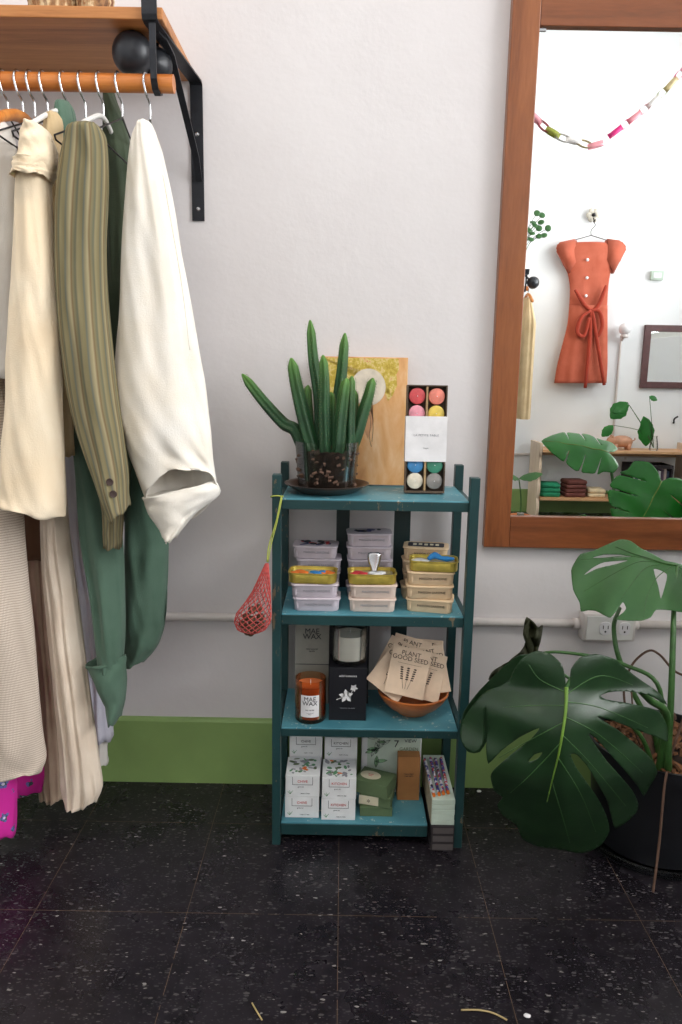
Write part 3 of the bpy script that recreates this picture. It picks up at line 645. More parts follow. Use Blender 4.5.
stems = [ # pixel path base -> tip, y at base/tip, radius
    ([(296, 432), (283, 423), (262, 400), (242, 374)], -.17, -.15, .0125), ([(311, 445), (303, 415), (296, 385), (291, 358)], -.19, -.175, .0145),
    ([(320, 445), (319, 400), (313, 360), (310, 320)], -.14, -.12, .0125), ([(325, 448), (324, 410), (324, 380), (323, 355)], -.205, -.20, .0115),
    ([(336, 446), (338, 405), (342, 370), (345, 333)], -.145, -.125, .0125), ([(338, 452), (341, 420), (344, 395), (347, 378)], -.21, -.205, .0125),
    ([(349, 446), (350, 420), (351, 395), (352, 376)], -.185, -.18, .0105), ([(356, 438), (363, 415), (369, 395), (373, 378)], -.17, -.155, .0125),
    ([(311, 446), (309, 420), (308, 400), (308, 385)], -.135, -.125, .0105), ([(331, 448), (331, 425), (331, 405), (331, 392)], -.17, -.17, .0105),
    ([(354, 446), (354, 425), (355, 405), (355, 390)], -.15, -.14, .0085)]
for si, (pp, ya, yb, r_) in enumerate(stems):
    P = [W(a, b, ya + (yb - ya) * i / (len(pp) - 1)) for i, (a, b) in enumerate(pp)]
    b0 = Vector((cx + (P[0].x - cx) * .6, cy + (P[0].y - cy) * .7, zb + .05)); P = [b0] + P
    bm = B(); ph = si * .7
    tube(bm, P, [r_ * .8, r_ * .95, r_ * 1.02, r_ * 1.02, r_ * 1.0, r_ * .98, r_ * .95, r_ * .90, r_ * .84, r_ * .74, r_ * .15], 30, 10, True, lambda a, u: (1 + .17 * math.cos(5 * a + ph)) )
    st_ = obj('stem', bm, M['cactus'], t, True)
    Q = smooth_pts(P, 12); bm = B()
    for i in range(14, len(Q) - 2):
        tg = (Q[min(i + 1, len(Q) - 1)] - Q[i - 1]).normalized(); nx = tg.cross(Vector((0, 1, 0))).normalized(); ny = tg.cross(nx)
        fr = i / (len(Q) - 1); rr_ = r_ * (1.12 if fr < .82 else 1.12 * (1 - (fr - .82) * 2.2))
        for q in range(5):
            a = 2 * PI * q / 5 + ph + (.25 if i % 2 else 0); c_ = Q[i] + nx * math.cos(a) * rr_ + ny * math.sin(a) * rr_
            bmesh.ops.create_icosphere(bm, subdivisions=1, radius=.0009, matrix=Matrix.Translation(c_))
    tag(obj('areoles', bm, M['spine'], st_), None, None, None, 'stuff')
# ---- painting panel
A0, A1 = W(318, 483, -.06).x + .002, W(405, 483, -.06).x
t = thing('painted_panel', 'wooden panel painted with gold leaf and a pale round shape, leaning behind the cactus', 'painting', ((A0 + A1) / 2, -.06, Z1))
lean = math.atan(.036 / .305); hh = .300
PM = Matrix.Translation(((A0 + A1) / 2, -.068, Z1 + .0025)) @ Matrix.Rotation(-lean, 4, 'X'); ww = A1 - A0
k = NT('maple_panel'); n = k.noise(k.mapping((6, 1, 2)), 3, 5, .6, .5); k.col(k.ramp(n, [(0.3, (198, 136, 78)), (0.5, (226, 170, 112)), (0.72, (240, 204, 160))])); k.set(Roughness=.45); M['maple'] = k.m
bm = B(); bx(bm, -ww / 2, ww / 2, 0, .014, 0, hh, .001); bmesh.ops.transform(bm, matrix=PM, verts=bm.verts); obj('panel', bm, M['maple'], t)
k = NT('gold_leaf'); n = k.noise(k.mapping(), 70, 5, .7); k.col(k.ramp(n, [(0.35, (176, 146, 44)), (0.5, (206, 180, 76)), (0.58, (226, 204, 140)), (0.68, (210, 130, 84))])); k.set(Roughness=.55, Metallic=.1); M['gold_leaf'] = k.m
def flat(pts, mat, nm, y=-.0006):
    bm = B(); vs = [bm.verts.new((p[0] * ww, y, p[1] * hh)) for p in pts]; vb = [bm.verts.new((p[0] * ww, y + .0004, p[1] * hh)) for p in pts]; n = len(vs)
    bm.faces.new(vs); bm.faces.new(list(reversed(vb)))
    for i in range(n): bm.faces.new((vs[i], vs[(i + 1) % n], vb[(i + 1) % n], vb[i]))
    bmesh.ops.triangulate(bm, faces=bm.faces); bmesh.ops.transform(bm, matrix=PM, verts=bm.verts); return obj(nm, bm, mat, t)
flat([(-.49, .99), (-.49, .62), (-.36, .6), (-.3, .7), (-.12, .74), (-.06, .87), (.05, .915), (.14, .90), (.22, .84), (.27, .76), (.245, .72), (.28, .66), (.33, .7), (.38, .78), (.37, .87), (.40, .91), (.39, .99)], M['gold_leaf'], 'gold_ground')
flat([(.05 + .20 * math.cos(a) + .0, .765 + .145 * math.sin(a)) for a in [2 * PI * i / 30 for i in range(30)]], plain('pale_paint', (226, 214, 196), .6), 'round_shape', -.0011)
flat([(.0, .66), (.10, .675), (.07, .60), (.12, .5), (.06, .36), (.02, .42), (-.05, .52), (-.04, .6)], plain('tan_paint', (200, 150, 110), .6), 'painted_figure', -.0013)
bm = B()
for s_ in ([(.05, .62), (.085, .5), (.075, .38), (.10, .3)], [(.1, .58), (.115, .45), (.105, .34)]): tube(bm, [(a * ww, -.0012, b * hh) for a, b in s_], .0005, 5, 5)
bmesh.ops.transform(bm, matrix=PM, verts=bm.verts); obj('drawn_line', bm, M['ink_brown'], t)

# ---- tealight box
bxm, bw, bh_ = (.141 + .230) / 2, .089, .238
t = thing('candle_box', 'narrow dark box with a white paper band, standing upright beside the painted panel', 'box', (bxm, -.165, Z1))
TL = R(-4); TM = Matrix.Translation((bxm, -.178, Z1 + .0024)) @ Matrix.Rotation(TL, 4, 'X')
M['box_brown'] = paper('dark_brown_card', (92, 76, 62)); M['box_edge'] = paper('tan_card_edge', (176, 146, 106))
bm = B(); wl = .0025; D_ = .026
bx(bm, -bw / 2, bw / 2, D_ - .002, D_, 0, bh_)
bx(bm, -bw / 2, -bw / 2 + wl, 0, D_ - .002, 0, bh_); bx(bm, bw / 2 - wl, bw / 2, 0, D_ - .002, 0, bh_); bx(bm, -bw / 2 + wl, bw / 2 - wl, 0, D_ - .002, 0, wl + .002); bx(bm, -bw / 2 + wl, bw / 2 - wl, 0, D_ - .002, bh_ - wl, bh_)
bmesh.ops.transform(bm, matrix=TM, verts=bm.verts); obj('tray', bm, M['box_brown'], t)
bm = B(); bx(bm, -.002, .002, .0005, D_ - .003, wl + .003, bh_ - wl - .001); bmesh.ops.transform(bm, matrix=TM, verts=bm.verts); obj('divider', bm, M['box_edge'], t)
bm = B(); z0, z1 = .070, .170
bx(bm, -bw / 2 - .0012, bw / 2 + .0012, -.0012, -.0004, z0, z1); bx(bm, -bw / 2 - .0012, -bw / 2 - .0004, -.0004, D_ + .001, z0, z1); bx(bm, bw / 2 + .0004, bw / 2 + .0012, -.0004, D_ + .001, z0, z1); bx(bm, -bw / 2 - .0012, bw / 2 + .0012, D_ + .0003, D_ + .0011, z0, z1)
bmesh.ops.transform(bm, matrix=TM, verts=bm.verts); bd = obj('paper_band', bm, M['label_white'], t)
def ptext(s, size, x, z, y, mat, par, base, **kw):     # text on a standing face, world placed through base
    me = text_mesh(s, size, mat, **kw); me.transform(base @ Matrix.Translation((x, y, z)) @ FRONT); o = bpy.data.objects.new('lettering', me); COL.objects.link(o); o.parent = par; o.matrix_parent_inverse = wm(par).inverted(); return o
ptext('LA PETITE TABLE', .0068, 0, .128, -.0016, M['ink_light'], bd, TM, sp=1.1); ptext('bougies', .004, 0, .100, -.0016, M['ink_light'], bd, TM)
cols = [('red', (216, 84, 88)), ('coral', (240, 140, 122)), ('pink', (236, 156, 172)), ('yellow', (238, 208, 96)), ('blue', (70, 140, 196)), ('green', (70, 142, 116)), ('cream', (228, 218, 198)), ('grey', (140, 136, 132))]
cell = [(-1, .214), (1, .214), (-1, .176), (1, .176), (-1, .062), (1, .062), (-1, .0265), (1, .0265)]
for (nm, c), (sx_, zz) in zip(cols, cell):
    o = thing('tealight_candle', '%s round tealight in the narrow white-banded box' % nm if nm != 'blue' else 'blue round tealight in the narrow white-banded box', 'candle', TM @ Vector((sx_ * .0215, .004, zz - .018)), 0, 'tealights in the banded box')
    mt = plain('wax_' + nm, c, .45, scale=60, var=.1)
    bm = B(); lathe(bm, [(0, .001), (.016, .001), (.0178, .0), (.018, -.002), (.018, -.016), (0, -.016)], (0, 0, 0), 32); bmesh.ops.transform(bm, matrix=TM @ Matrix.Translation((sx_ * .0215, .0055, zz)) @ FRONT, verts=bm.verts); obj('wax', bm, mt, o, 'auto')
    bm = B(); tube(bm, [(0, 0, .0005), (.0004, 0, .004)], .0009, 6, 0); bmesh.ops.transform(bm, matrix=TM @ Matrix.Translation((sx_ * .0215, .0055, zz)) @ FRONT, verts=bm.verts); obj('wick', bm, M['label_white'], o)

# ---- tins on shelf two
TW, TD, THT = .106, .066, .0305
def wrapped_proto(paper_m, inkm):
    t = thing('wrapped_tin', 'x', 'tin', (0, 0, 0)); bm = B()
    loft(bm, [(rrect(TW * .90, TD * .88, .012), 0), (rrect(TW * .93, TD * .92, .013), .002), (rrect(TW * .955, TD * .95, .013), THT - .006), (rrect(TW * 1.0, TD * 1.0, .011), THT - .004), (rrect(TW * .995, TD * .995, .011), THT - .0012), (rrect(TW * .955, TD * .94, .013), THT - .0002)], wob=.0005)
    lobj('paper_wrap', bm, paper_m, t, 'auto')
    text('MAISON SARDINE', .0072, Matrix.Translation((.004, -TD * .475 - .0004, THT * .5)) @ FRONT, t, inkm, sp=1.05)
    bm = B(); bx(bm, -TW * .40, -TW * .37, -TD * .477, -TD * .474, .006, THT * .6); lobj('fold', bm, paper_m, t); return t
protos = {}
def tin_text(): return None
def wtin(kind, x, y, z, rz, lbl, grp):
    if kind not in protos:
        pm, im = {'lav': (M['lavender_paper'], M['ink_light']), 'pink': (M['pink_paper'], M['ink_light']), 'kraft': (M['kraft_cream'], M['ink_brown'])}[kind]
        p = wrapped_proto(pm, im); p.location = (x, y, z); p.rotation_euler = (0, 0, rz); p['label'] = lbl; p['group'] = grp; protos[kind] = p; return p
    return dup(protos[kind], (x, y, z), rz, lbl, grp)
def top_label(x, y, z, rz, mats, seed, par):
    rd = random.Random(seed); 
    for i, mt in enumerate(mats):
        bm = B()
        for q in range(5):
            cx_, cy_ = rd.uniform(-.03, .03), rd.uniform(-.016, .016); a, b = rd.uniform(.006, .014), rd.uniform(.003, .008); an = rd.uniform(0, 3)
            pts = [Vector((cx_ + a * math.cos(an) * math.cos(th_) - b * math.sin(an) * math.sin(th_), cy_ + a * math.sin(an) * math.cos(th_) + b * math.cos(an) * math.sin(th_), THT + .0002 * i)) for th_ in [2 * PI * w / 14 for w in range(14)]]
            poly_prism(bm, pts, (0, 0, .0003 + .00015 * q))
        lobj('printed_motif', bm, mt, par)
def goldtin(x, y, z, rz, lbl, art, lid=None):
    t = thing('open_tin', lbl, 'tin', (x, y, z), rz, None); w, d, h = .106, .066, .0235
    bm = B(); n = 60
    rings = []
    def rib(ins, a): return [(px * (1 + (.006 if i % 2 else -.004) * a), py_ * (1 + (.009 if i % 2 else -.006) * a)) for i, (px, py_) in enumerate(rrect(w - ins, d - ins, .016, 9))]
    # ribbed wall: dense points along the straight sides
    def dense(ins, a):
        base_ = rrect(w - ins, d - ins, .016, 6); out = []
        for i in range(len(base_)):
            p, q = Vector((*base_[i], 0)), Vector((*base_[(i + 1) % len(base_)], 0)); L_ = (q - p).length; m = {6: 46, 13: 22, 20: 46, 27: 22}.get(i, 1)
            nr = Vector(((q - p).y, -(q - p).x, 0)).normalized()
            for s_ in range(m):
                c_ = p + (q - p) * (s_ / m); out.append((c_.x + nr.x * (a if s_ % 2 else 0), c_.y + nr.y * (a if s_ % 2 else 0)))
        return out
    loft(bm, [(dense(.006, 0), 0), (dense(.002, 0), .0015), (dense(.002, .0007), .004), (dense(.002, .0007), h - .006), (dense(.002, 0), h - .004), (dense(-.002, 0), h - .0025), (dense(-.002, 0), h), (dense(.003, 0), h), (dense(.005, 0), .010), (dense(.007, 0), .009)], cap1=True)
    lobj('can_body', bm, M['gold'], t, 'auto')
    bm = B(); loft(bm, [(rrect(w - .010, d - .010, .013), .0102), (rrect(w - .010, d - .010, .013), .0165), (rrect(w - .014, d - .014, .012), .0175)]); lobj('filling', bm, art[0], t, 'auto')
    for ai, mt in enumerate(art[1:]):
        bm = B()
        for q in range(3):
            cx_, cy_ = [(-.030, .012), (.012, .002), (.030, -.012)][ai % 3][0] + (q - 1) * .010, -.004 + .010 * ((q + ai) % 2); a = .011 + .002 * (q % 2)
            lathe(bm, [(a, .0174), (a * .9, .0182 + .0005 * q), (a * .3, .0195 + .0005 * q), (0, .0197 + .0005 * q)], (cx_, cy_, 0), 12)
        lobj('paper_shreds', bm, mt, t, True)
    if lid == 'roll':
        bm = B(); rg = []
        for i in range(15):
            a = i / 14; y_ = .010 + .012 * math.sin(a * 1.2); zz = .019 + a * .042; wv = .006 + .010 * math.sin(min(1, a * 1.05) * PI * .62) ** 1.5 * (1 if a < .85 else (1 - ((a - .85) / .16) ** 2) ** .5)
            rg.append([bm.verts.new((.006 + wv * q, y_ - .004 * (1 - q * q), zz)) for q in (-1, -.6, 0, .6, 1)])
        for i in range(14):
            for j in range(4): bm.faces.new((rg[i][j], rg[i][j + 1], rg[i + 1][j + 1], rg[i + 1][j]))
        o = lobj('peeled_lid', bm, M['steel'], t, True); o['label'] = 'grey metal lid peeled up like a spoon'; sd = o.modifiers.new('t', 'SOLIDIFY'); sd.thickness = .0009
    if lid == 'blue':
        bm = B(); tube(bm, [(-.012, -.008, .0235), (.002, -.002, .030), (.016, -.008, .0265), (.030, -.012, .026), (.044, -.004, .0245)], [.004, .008, .005, .006, .003], 10, 5)
        lobj('blue_ribbon', bm, M['blue'], t, True)['label'] = 'crumpled bright blue ribbon'
    return t
g_ = 'paper-wrapped tins on the second shelf'
# left pile
x0 = (W(292, 600, -.21).x + W(341, 600, -.21).x) / 2; yf = -.215; yb_ = -.115
wtin('lav', x0 + .001, yf, Z2, R(0), 'lavender wrapped tin at the bottom of the front left pile', g_); wtin('lav', x0 - .004, yf, Z2 + THT + .0008, R(2), 'lavender wrapped tin directly under the left open gold tin', g_)
goldtin(x0 - .008, yf - .001, Z2 + 2 * THT + .0016, R(-3), 'open gold tin with orange and blue shreds, leftmost of the three', [M['gold_in'], M['orange'], M['blue'], M['orange']])
for i in range(3): wtin('lav', x0 + .002 * ((i * 7) % 3 - 1), yb_, Z2 + i * (THT + .0008), R([1, -2, 2, 0][i]), ['lavender wrapped tin at the bottom of the rear left pile', 'lavender wrapped tin second from the bottom of the rear left pile', 'lavender wrapped tin just below the printed top one of the rear left pile'][i], g_)
p = wtin('lav', x0 - .006, yb_, Z2 + 3 * (THT + .0008), R(-3), 'lavender wrapped tin on top of the rear left pile, with red and blue print', g_); top_label(0, 0, 0, 0, [M['ink_blue'], M['red'], M['ink']], 3, p)
for o in list(COL.objects):
    if o.get('label') == 'x' and not o.parent: o['label'] = 'lavender wrapped tin just below the printed top one of the rear left pile'
# middle pile
x0 = (W(347, 600, -.21).x + W(397, 600, -.21).x) / 2
wtin('pink', x0, yf, Z2, R(-1), 'pinkish wrapped tin at the bottom of the front middle pile', g_); wtin('pink', x0 + .001, yf, Z2 + THT + .0008, R(1), 'pinkish wrapped tin directly under the middle open gold tin', g_)
goldtin(x0 - .002, yf, Z2 + 2 * THT + .0016, R(2), 'open gold tin with its grey lid peeled upright, middle of the three', [M['gold_in'], M['red'], M['white_card']], 'roll')
nm_ = ['at the bottom', 'second from the bottom', 'in the middle', 'second from the top']
for i in range(4): wtin('lav', x0 - .004 + .002 * ((i * 5) % 3 - 1), yb_, Z2 + i * (THT + .0008), R([1, -2, 2, 0, -1][i]), 'lavender wrapped tin %s of the rear middle pile' % nm_[i], g_)
p = wtin('lav', x0 - .006, yb_, Z2 + 4 * (THT + .0008), R(2), 'lavender wrapped tin on top of the tall rear middle pile, with dark blue print', g_); top_label(0, 0, 0, 0, [M['ink_blue'], M['ink']], 9, p)
# right pile
x0 = (W(404, 600, -.21).x + W(452, 600, -.21).x) / 2
for i, (dx, a) in enumerate(((.004, -10), (.001, -3), (.002, -2))): wtin('kraft', x0 + dx, yf + .002, Z2 + i * (THT + .0008), R(a), ['kraft-cream wrapped tin at the bottom of the front right pile', 'kraft-cream wrapped tin in the middle of the front right pile', 'kraft-cream wrapped tin directly under the right open gold tin'][i], g_)
goldtin(x0 + .008, yf, Z2 + 3 * THT + .0024, R(-5), 'open gold tin with a crumpled bright blue ribbon, rightmost of the three', [M['gold_in'], M['white_card']], 'blue')
for i in range(3): wtin('kraft', x0 + .002 * ((i * 5) % 3 - 1), yb_, Z2 + i * (THT + .0008), R([1, -2, 2, 0][i]), 'kraft-cream wrapped tin %s of the rear right pile' % ['at the bottom', 'second from the bottom', 'just below the printed top'][i], g_)
p = wtin('kraft', x0 + .002, yb_, Z2 + 3 * (THT + .0008) + .0002, R(-8), 'cream wrapped tin with a black printed top on the rear right pile', g_)
bm = B(); poly_prism(bm, [Vector((a, b, THT)) for a, b in rrect(.084, .040, .006)], (0, 0, .0006)); lobj('printed_top', bm, M['ink'], p)
bm = B()
for q in range(5): bx(bm, -.030 + q * .013, -.022 + q * .013, -.010 + .004 * (q % 2), .008, THT + .0006, THT + .0010)
lobj('printed_motif', bm, M['cream_label'], p)

# ---- shelf three: candles
gx0, gx1 = W(295, 650, -.14).x, W(329, 650, -.14).x
t = thing('candle_carton', 'tall grey carton standing behind the amber candle', 'box', ((gx0 + gx1) / 2, -.11, Z3)); zt = .520
bm = B(); bx(bm, gx0, gx1, -.140, -.064, Z3, zt, .0008); obj('carton', bm, M['grey_card'], t)
bm = B(); zz = W(310, 664, -.14).z; bx(bm, gx0 - .0003, gx1 + .0003, -.1405, -.1398, zz - .0012, zz + .0002); obj('lid_line', bm, M['ink'], t)
gm = (gx0 + gx1) / 2; I4 = Matrix.Identity(4)
ptext('MAE\nWAX', .0185, gm, W(311, 634, -.14).z, -.1406, M['ink'], t, I4, line=.72, sp=.95, depth=.0003)
ptext('hand poured\ncandle', .0055, gm, W(311, 650, -.14).z, -.1404, M['ink'], t, I4)
ax, ay = (W(295, 700, -.215).x + W(326, 700, -.215).x) / 2, -.215; ar = (W(326, 700, -.215).x - W(295, 700, -.215).x) / 2 * 1.0; ah = .100
t = thing('jar_candle', 'amber glass jar candle with a white label on the third shelf', 'candle', (ax, ay, Z3))
bm = B(); lathe(bm, [(0, 0), (ar - .003, 0), (ar, .004), (ar, ah), (ar - .0015, ah + .0005), (ar - .0022, ah), (ar - .0024, .009), (0, .008)], (ax, ay, Z3), 48); obj('glass_jar', bm, M['amber_glass'], t, 'auto')
bm = B(); lathe(bm, [(0, .0085), (ar - .0030, .0095), (ar - .0028, ah - .016), (ar - .006, ah - .018), (0, ah - .0185)], (ax, ay, Z3), 40); wx = obj('wax', bm, M['wax_orange'], t, 'auto')
bm = B(); tube(bm, [(ax, ay, Z3 + ah - .019), (ax, ay, Z3 + ah - .006)], .0009, 6, 0); obj('wick', bm, M['label_white'], t)
def curved_label(par, x, y, r, z0, z1, hw, mat, nm='label_sticker'):
    bm = B(); L_ = []
    for i in range(17):
        a = R(-90) + (i / 16 - .5) * 2 * hw / r; L_.append([bm.verts.new((x + q * math.cos(a), y + q * math.sin(a), z)) for q, z in ((r + .0003, z0), (r + .0006, z0), (r + .0006, z1), (r + .0003, z1))])
    for i in range(16):
        for j in range(4): bm.faces.new((L_[i][j], L_[i][(j + 1) % 4], L_[i + 1][(j + 1) % 4], L_[i + 1][j]))
    return obj(nm, bm, mat, par, 'auto')
lb = curved_label(t, ax, ay, ar, Z3 + .018, Z3 + .070, .0215, M['label_white'])
def ctext(s, size, x, y, r, z, mat, par, **kw):
    me = text_mesh(s, size, mat, **kw)
    for v in me.vertices:
        a = v.co.x / r; v.co = Vector((x + (r + v.co.z) * math.sin(a), y - (r + v.co.z) * math.cos(a), z + v.co.y))
    o = bpy.data.objects.new('lettering', me); COL.objects.link(o); o.parent = par; o.matrix_parent_inverse = wm(par).inverted()
ctext('MAE\nWAX', .0145, ax, ay, ar + .0009, Z3 + .056, M['ink'], lb, line=.72, depth=.0003); ctext('soy candle', .0048, ax, ay, ar + .0009, Z3 + .036, M['ink'], lb); ctext('hand poured\n200 g', .0032, ax, ay, ar + .0009, Z3 + .027, M['ink_light'], lb)
kx0, kx1 = W(329, 690, -.225).x, W(366.5, 690, -.225).x; kzt = W(348, 668, -.225).z
t = thing('candle_carton', 'black carton with a white leaf motif under the white candle', 'box', ((kx0 + kx1) / 2, -.185, Z3))
bm = B(); bx(bm, kx0, kx1, -.225, -.143, Z3, kzt, .0008); obj('carton', bm, M['black_card'], t)
km = (kx0 + kx1) / 2; ptext('wild botanica', .0072, km, W(348, 676, -.225).z, -.2256, M['label_white'], t, I4, sp=1.05); ptext('scented soy wax candle', .0035, km, W(348, 708, -.225).z, -.2256, M['ink_light'], t, I4)
def maple_leaf(cx_, cz_, s, rot, y, par, mat, nm='leaf_motif'):
    bm = B(); pts = []
    for i in range(40):
        a = 2 * PI * i / 40; r_ = s * (.30 + .62 * abs(math.cos(2.5 * a)) ** 1.2 + .08 * math.cos(15 * a)); pts.append(Vector((cx_ + r_ * math.cos(a + rot), y, cz_ + r_ * math.sin(a + rot))))
    poly_prism(bm, pts, (0, .0004, 0)); tube(bm, [(cx_, y, cz_), (cx_ + s * 1.4 * math.cos(rot + PI), y, cz_ + s * 1.4 * math.sin(rot + PI))], .0006, 5, 0)
    bmesh.ops.triangulate(bm, faces=[f for f in bm.faces if len(f.verts) > 4]); obj(nm, bm, mat, par)
q = W(346, 696, -.225); maple_leaf(q.x, q.z, .0170, .4, -.2258, t, M['label_white'], 'printed_leaf'); q = W(354, 688, -.225); maple_leaf(q.x, q.z, .0095, 1.1, -.2258, t, M['label_white'], 'printed_leaf')
wx0, wx1 = W(332.5, 650, -.19).x, W(367, 650, -.19).x; wr = (wx1 - wx0) / 2; wxc = (wx0 + wx1) / 2
t = thing('jar_candle', 'white candle in a clear glass standing on the black leaf carton', 'candle', (wxc, -.184, kzt)); zc = kzt + .0008; wh = W(350, 627, -.19).z - kzt
bm = B(); lathe(bm, [(0, 0), (wr - .006, 0), (wr - .001, .004), (wr, .010), (wr, wh), (wr - .0014, wh + .0005), (wr - .002, wh), (wr - .0024, .012), (wr - .008, .007), (0, .006)], (wxc, -.184, zc), 48); obj('glass_jar', bm, M['clear'], t, 'auto')
bm = B(); lathe(bm, [(0, .0066), (wr - .009, .0075), (wr - .0032, .0125), (wr - .0030, wh - .017), (wr - .006, wh - .018), (0, wh - .0175)], (wxc, -.184, zc), 40); obj('wax', bm, M['wax_white'], t, 'auto')
bm = B(); tube(bm, [(wxc, -.184, zc + wh - .018), (wxc + .001, -.184, zc + wh - .008)], .0009, 6, 0); obj('wick', bm, M['label_white'], t)
t = thing('candle_carton', 'plain black carton standing behind the white candle', 'box', (km, -.10, Z3)); bm = B(); bx(bm, W(328.5, 640, -.135).x, W(369.5, 640, -.135).x, -.135, -.062, Z3, .522, .0008); obj('carton', bm, M['black_card'], t)

# ---- bowl with seed packets
bcx, bcy, br_ = (W(376, 690, -.165).x + W(450, 690, -.165).x) / 2, -.168, .083
t = thing('wooden_bowl', 'turned orange-brown wooden bowl holding seed packets', 'bowl', (bcx, bcy, Z3))
bm = B(); lathe(bm, [(0, .001), (.030, 0), (.038, .001), (.042, .006), (.060, .018), (.073, .032), (br_, .048), (br_ + .0006, .052), (br_ - .003, .0535), (br_ - .006, .050), (.066, .034), (.052, .020), (.034, .010), (0, .008)], (bcx, bcy, Z3), 56); obj('bowl_body', bm, M['bowl_wood'], t, 'auto')
pk = None
specs = [ # px centre, py centre, y, tilt back, roll, label
    (408, 672, -.196, 34, -12, 'pale seed packet with dark sprigs at the front of the bowl'),
    (396, 672, -.185, 34, -38, 'seed packet leaning far left in the bowl, half covered by the front one'),
    (424, 675, -.174, 34, -14, 'seed packet tucked just right behind the front one'),
    (424, 662, -.118, 34, -4, 'darker seed packet standing tallest at the rear right of the bowl'),
    (398, 664, -.152, 34, -28, 'seed packet behind the far-left one'),
    (408, 660, -.140, 34, -16, 'seed packet at the rear centre of the bowl'),
    (428, 670, -.163, 34, 8, 'seed packet at the far right of the bowl')]
for i, (px, py, y, tl, rl, lb) in enumerate(specs):
    q = W(px, py, y)
    if pk is None:
        t = thing('seed_packet', lb, 'seed packet', (0, 0, 0), 0, 'seed packets in the wooden bowl'); bm = B(); bx(bm, -.045, .045, -.0008, .0008, -.056, .056, .0004); lobj('envelope', bm, M['packet'], t)
        text('PLANT\nGOOD SEED', .0150, Matrix.Translation((0, -.0010, .036)) @ FRONT, t, M['ink_brown'], line=.8, depth=.0003)
        bm = B(); bx(bm, -.028, .028, -.0012, -.0010, .0175, .0180)
        for sx_ in (-.010, .0, .010):
            tube(bm, [(sx_ * .5, -.0012, -.040), (sx_ * 1.2, -.0012, -.012), (sx_ * 1.6, -.0012, .010)], .0004, 5, 3)
            for h_ in range(6):
                for s_ in (-1, 1):
                    zc_ = -.018 + h_ * .0052; poly_prism(bm, [Vector((sx_ * (1.2 + .07 * h_) + s_ * (.0014 + .0022 * math.cos(a)), -.0013, zc_ + .0016 * math.sin(a))) for a in [2 * PI * w / 8 for w in range(8)]], (0, .0003, 0))
        lobj('printed_sprig', bm, M['ink_brown'], t); pk = t
    else: t = dup(pk, label=lb)
    t.location = q; t.rotation_euler = (R(-tl), R(-rl) * -1 if False else R(rl) * -1 * -1, 0)
    t.rotation_euler = (Matrix.Rotation(R(-tl), 3, 'X') @ Matrix.Rotation(R(-rl), 3, 'Y')).to_euler()

# ---- bottom shelf
def product_box(x0, x1, yf_, yb2, z0, z1, t, top=False, word='HERBS', acc='orange'):
    bm = B(); bx(bm, x0, x1, yf_, yb2, z0, z1, .0008); obj('carton', bm, M['white_card'], t)
    xm = (x0 + x1) / 2; w = x1 - x0; h = z1 - z0
    bm = B(); fw_ = .0009; a, b, c_, d_ = xm - w * .30, xm + w * .30, z0 + h * .56, z0 + h * .93
    for e in ((a, b, c_, c_ + fw_), (a, a + fw_, c_, d_), (b - fw_, b, c_, d_)): bx(bm, e[0], e[1], yf_ - .0004, yf_ - .0001, e[2], e[3])
    obj('printed_frame', bm, M['ink'], t)
    ptext(word, .0085, xm, z0 + h * .72, yf_ - .0005, M['red'] if acc == 'red' else M['ink'], t, I4, depth=.0002); ptext('grow kit', .0042, xm - w * .05, z0 + h * .47, yf_ - .0005, M['ink'], t, I4)
    ptext('ready in 2 days', .0036, xm + w * .08, z0 + h * .16, yf_ - .0005, M['ink'], t, I4); bm = B()
    for i in range(4): tube(bm, [(x0 + w * .14, yf_ - .0002, z0 + h * .12), (x0 + w * (.07 + .05 * i), yf_ - .0002, z0 + h * (.24 + .05 * (i % 2)))], .0005, 5, 0)
    obj('printed_plant', bm, M['leaf_ink'], t)
    if top:
        rd = random.Random(int(x0 * 1000)); 
        for mt, nn in ((M['leaf_ink'], 9), (M['ink_light'], 14), (M['orange'], 2), (M['green_card'], 6)):
            bm = B()
            for _ in range(nn):
                cx_, cy_ = rd.uniform(x0 + .01, x1 - .01), rd.uniform(yf_ + .008, yb2 - .008); an = rd.uniform(0, 3); a_, b_ = rd.uniform(.003, .010), rd.uniform(.002, .005)
                poly_prism(bm, [Vector((cx_ + a_ * math.cos(an) * math.cos(q_) - b_ * math.sin(an) * math.sin(q_), cy_ + a_ * math.sin(an) * math.cos(q_) + b_ * math.cos(an) * math.sin(q_), z1 + .0001)) for q_ in [2 * PI * w_ / 10 for w_ in range(10)]], (0, 0, .0002 + rd.uniform(0, .0003)))
            obj('printed_top', bm, mt, t)
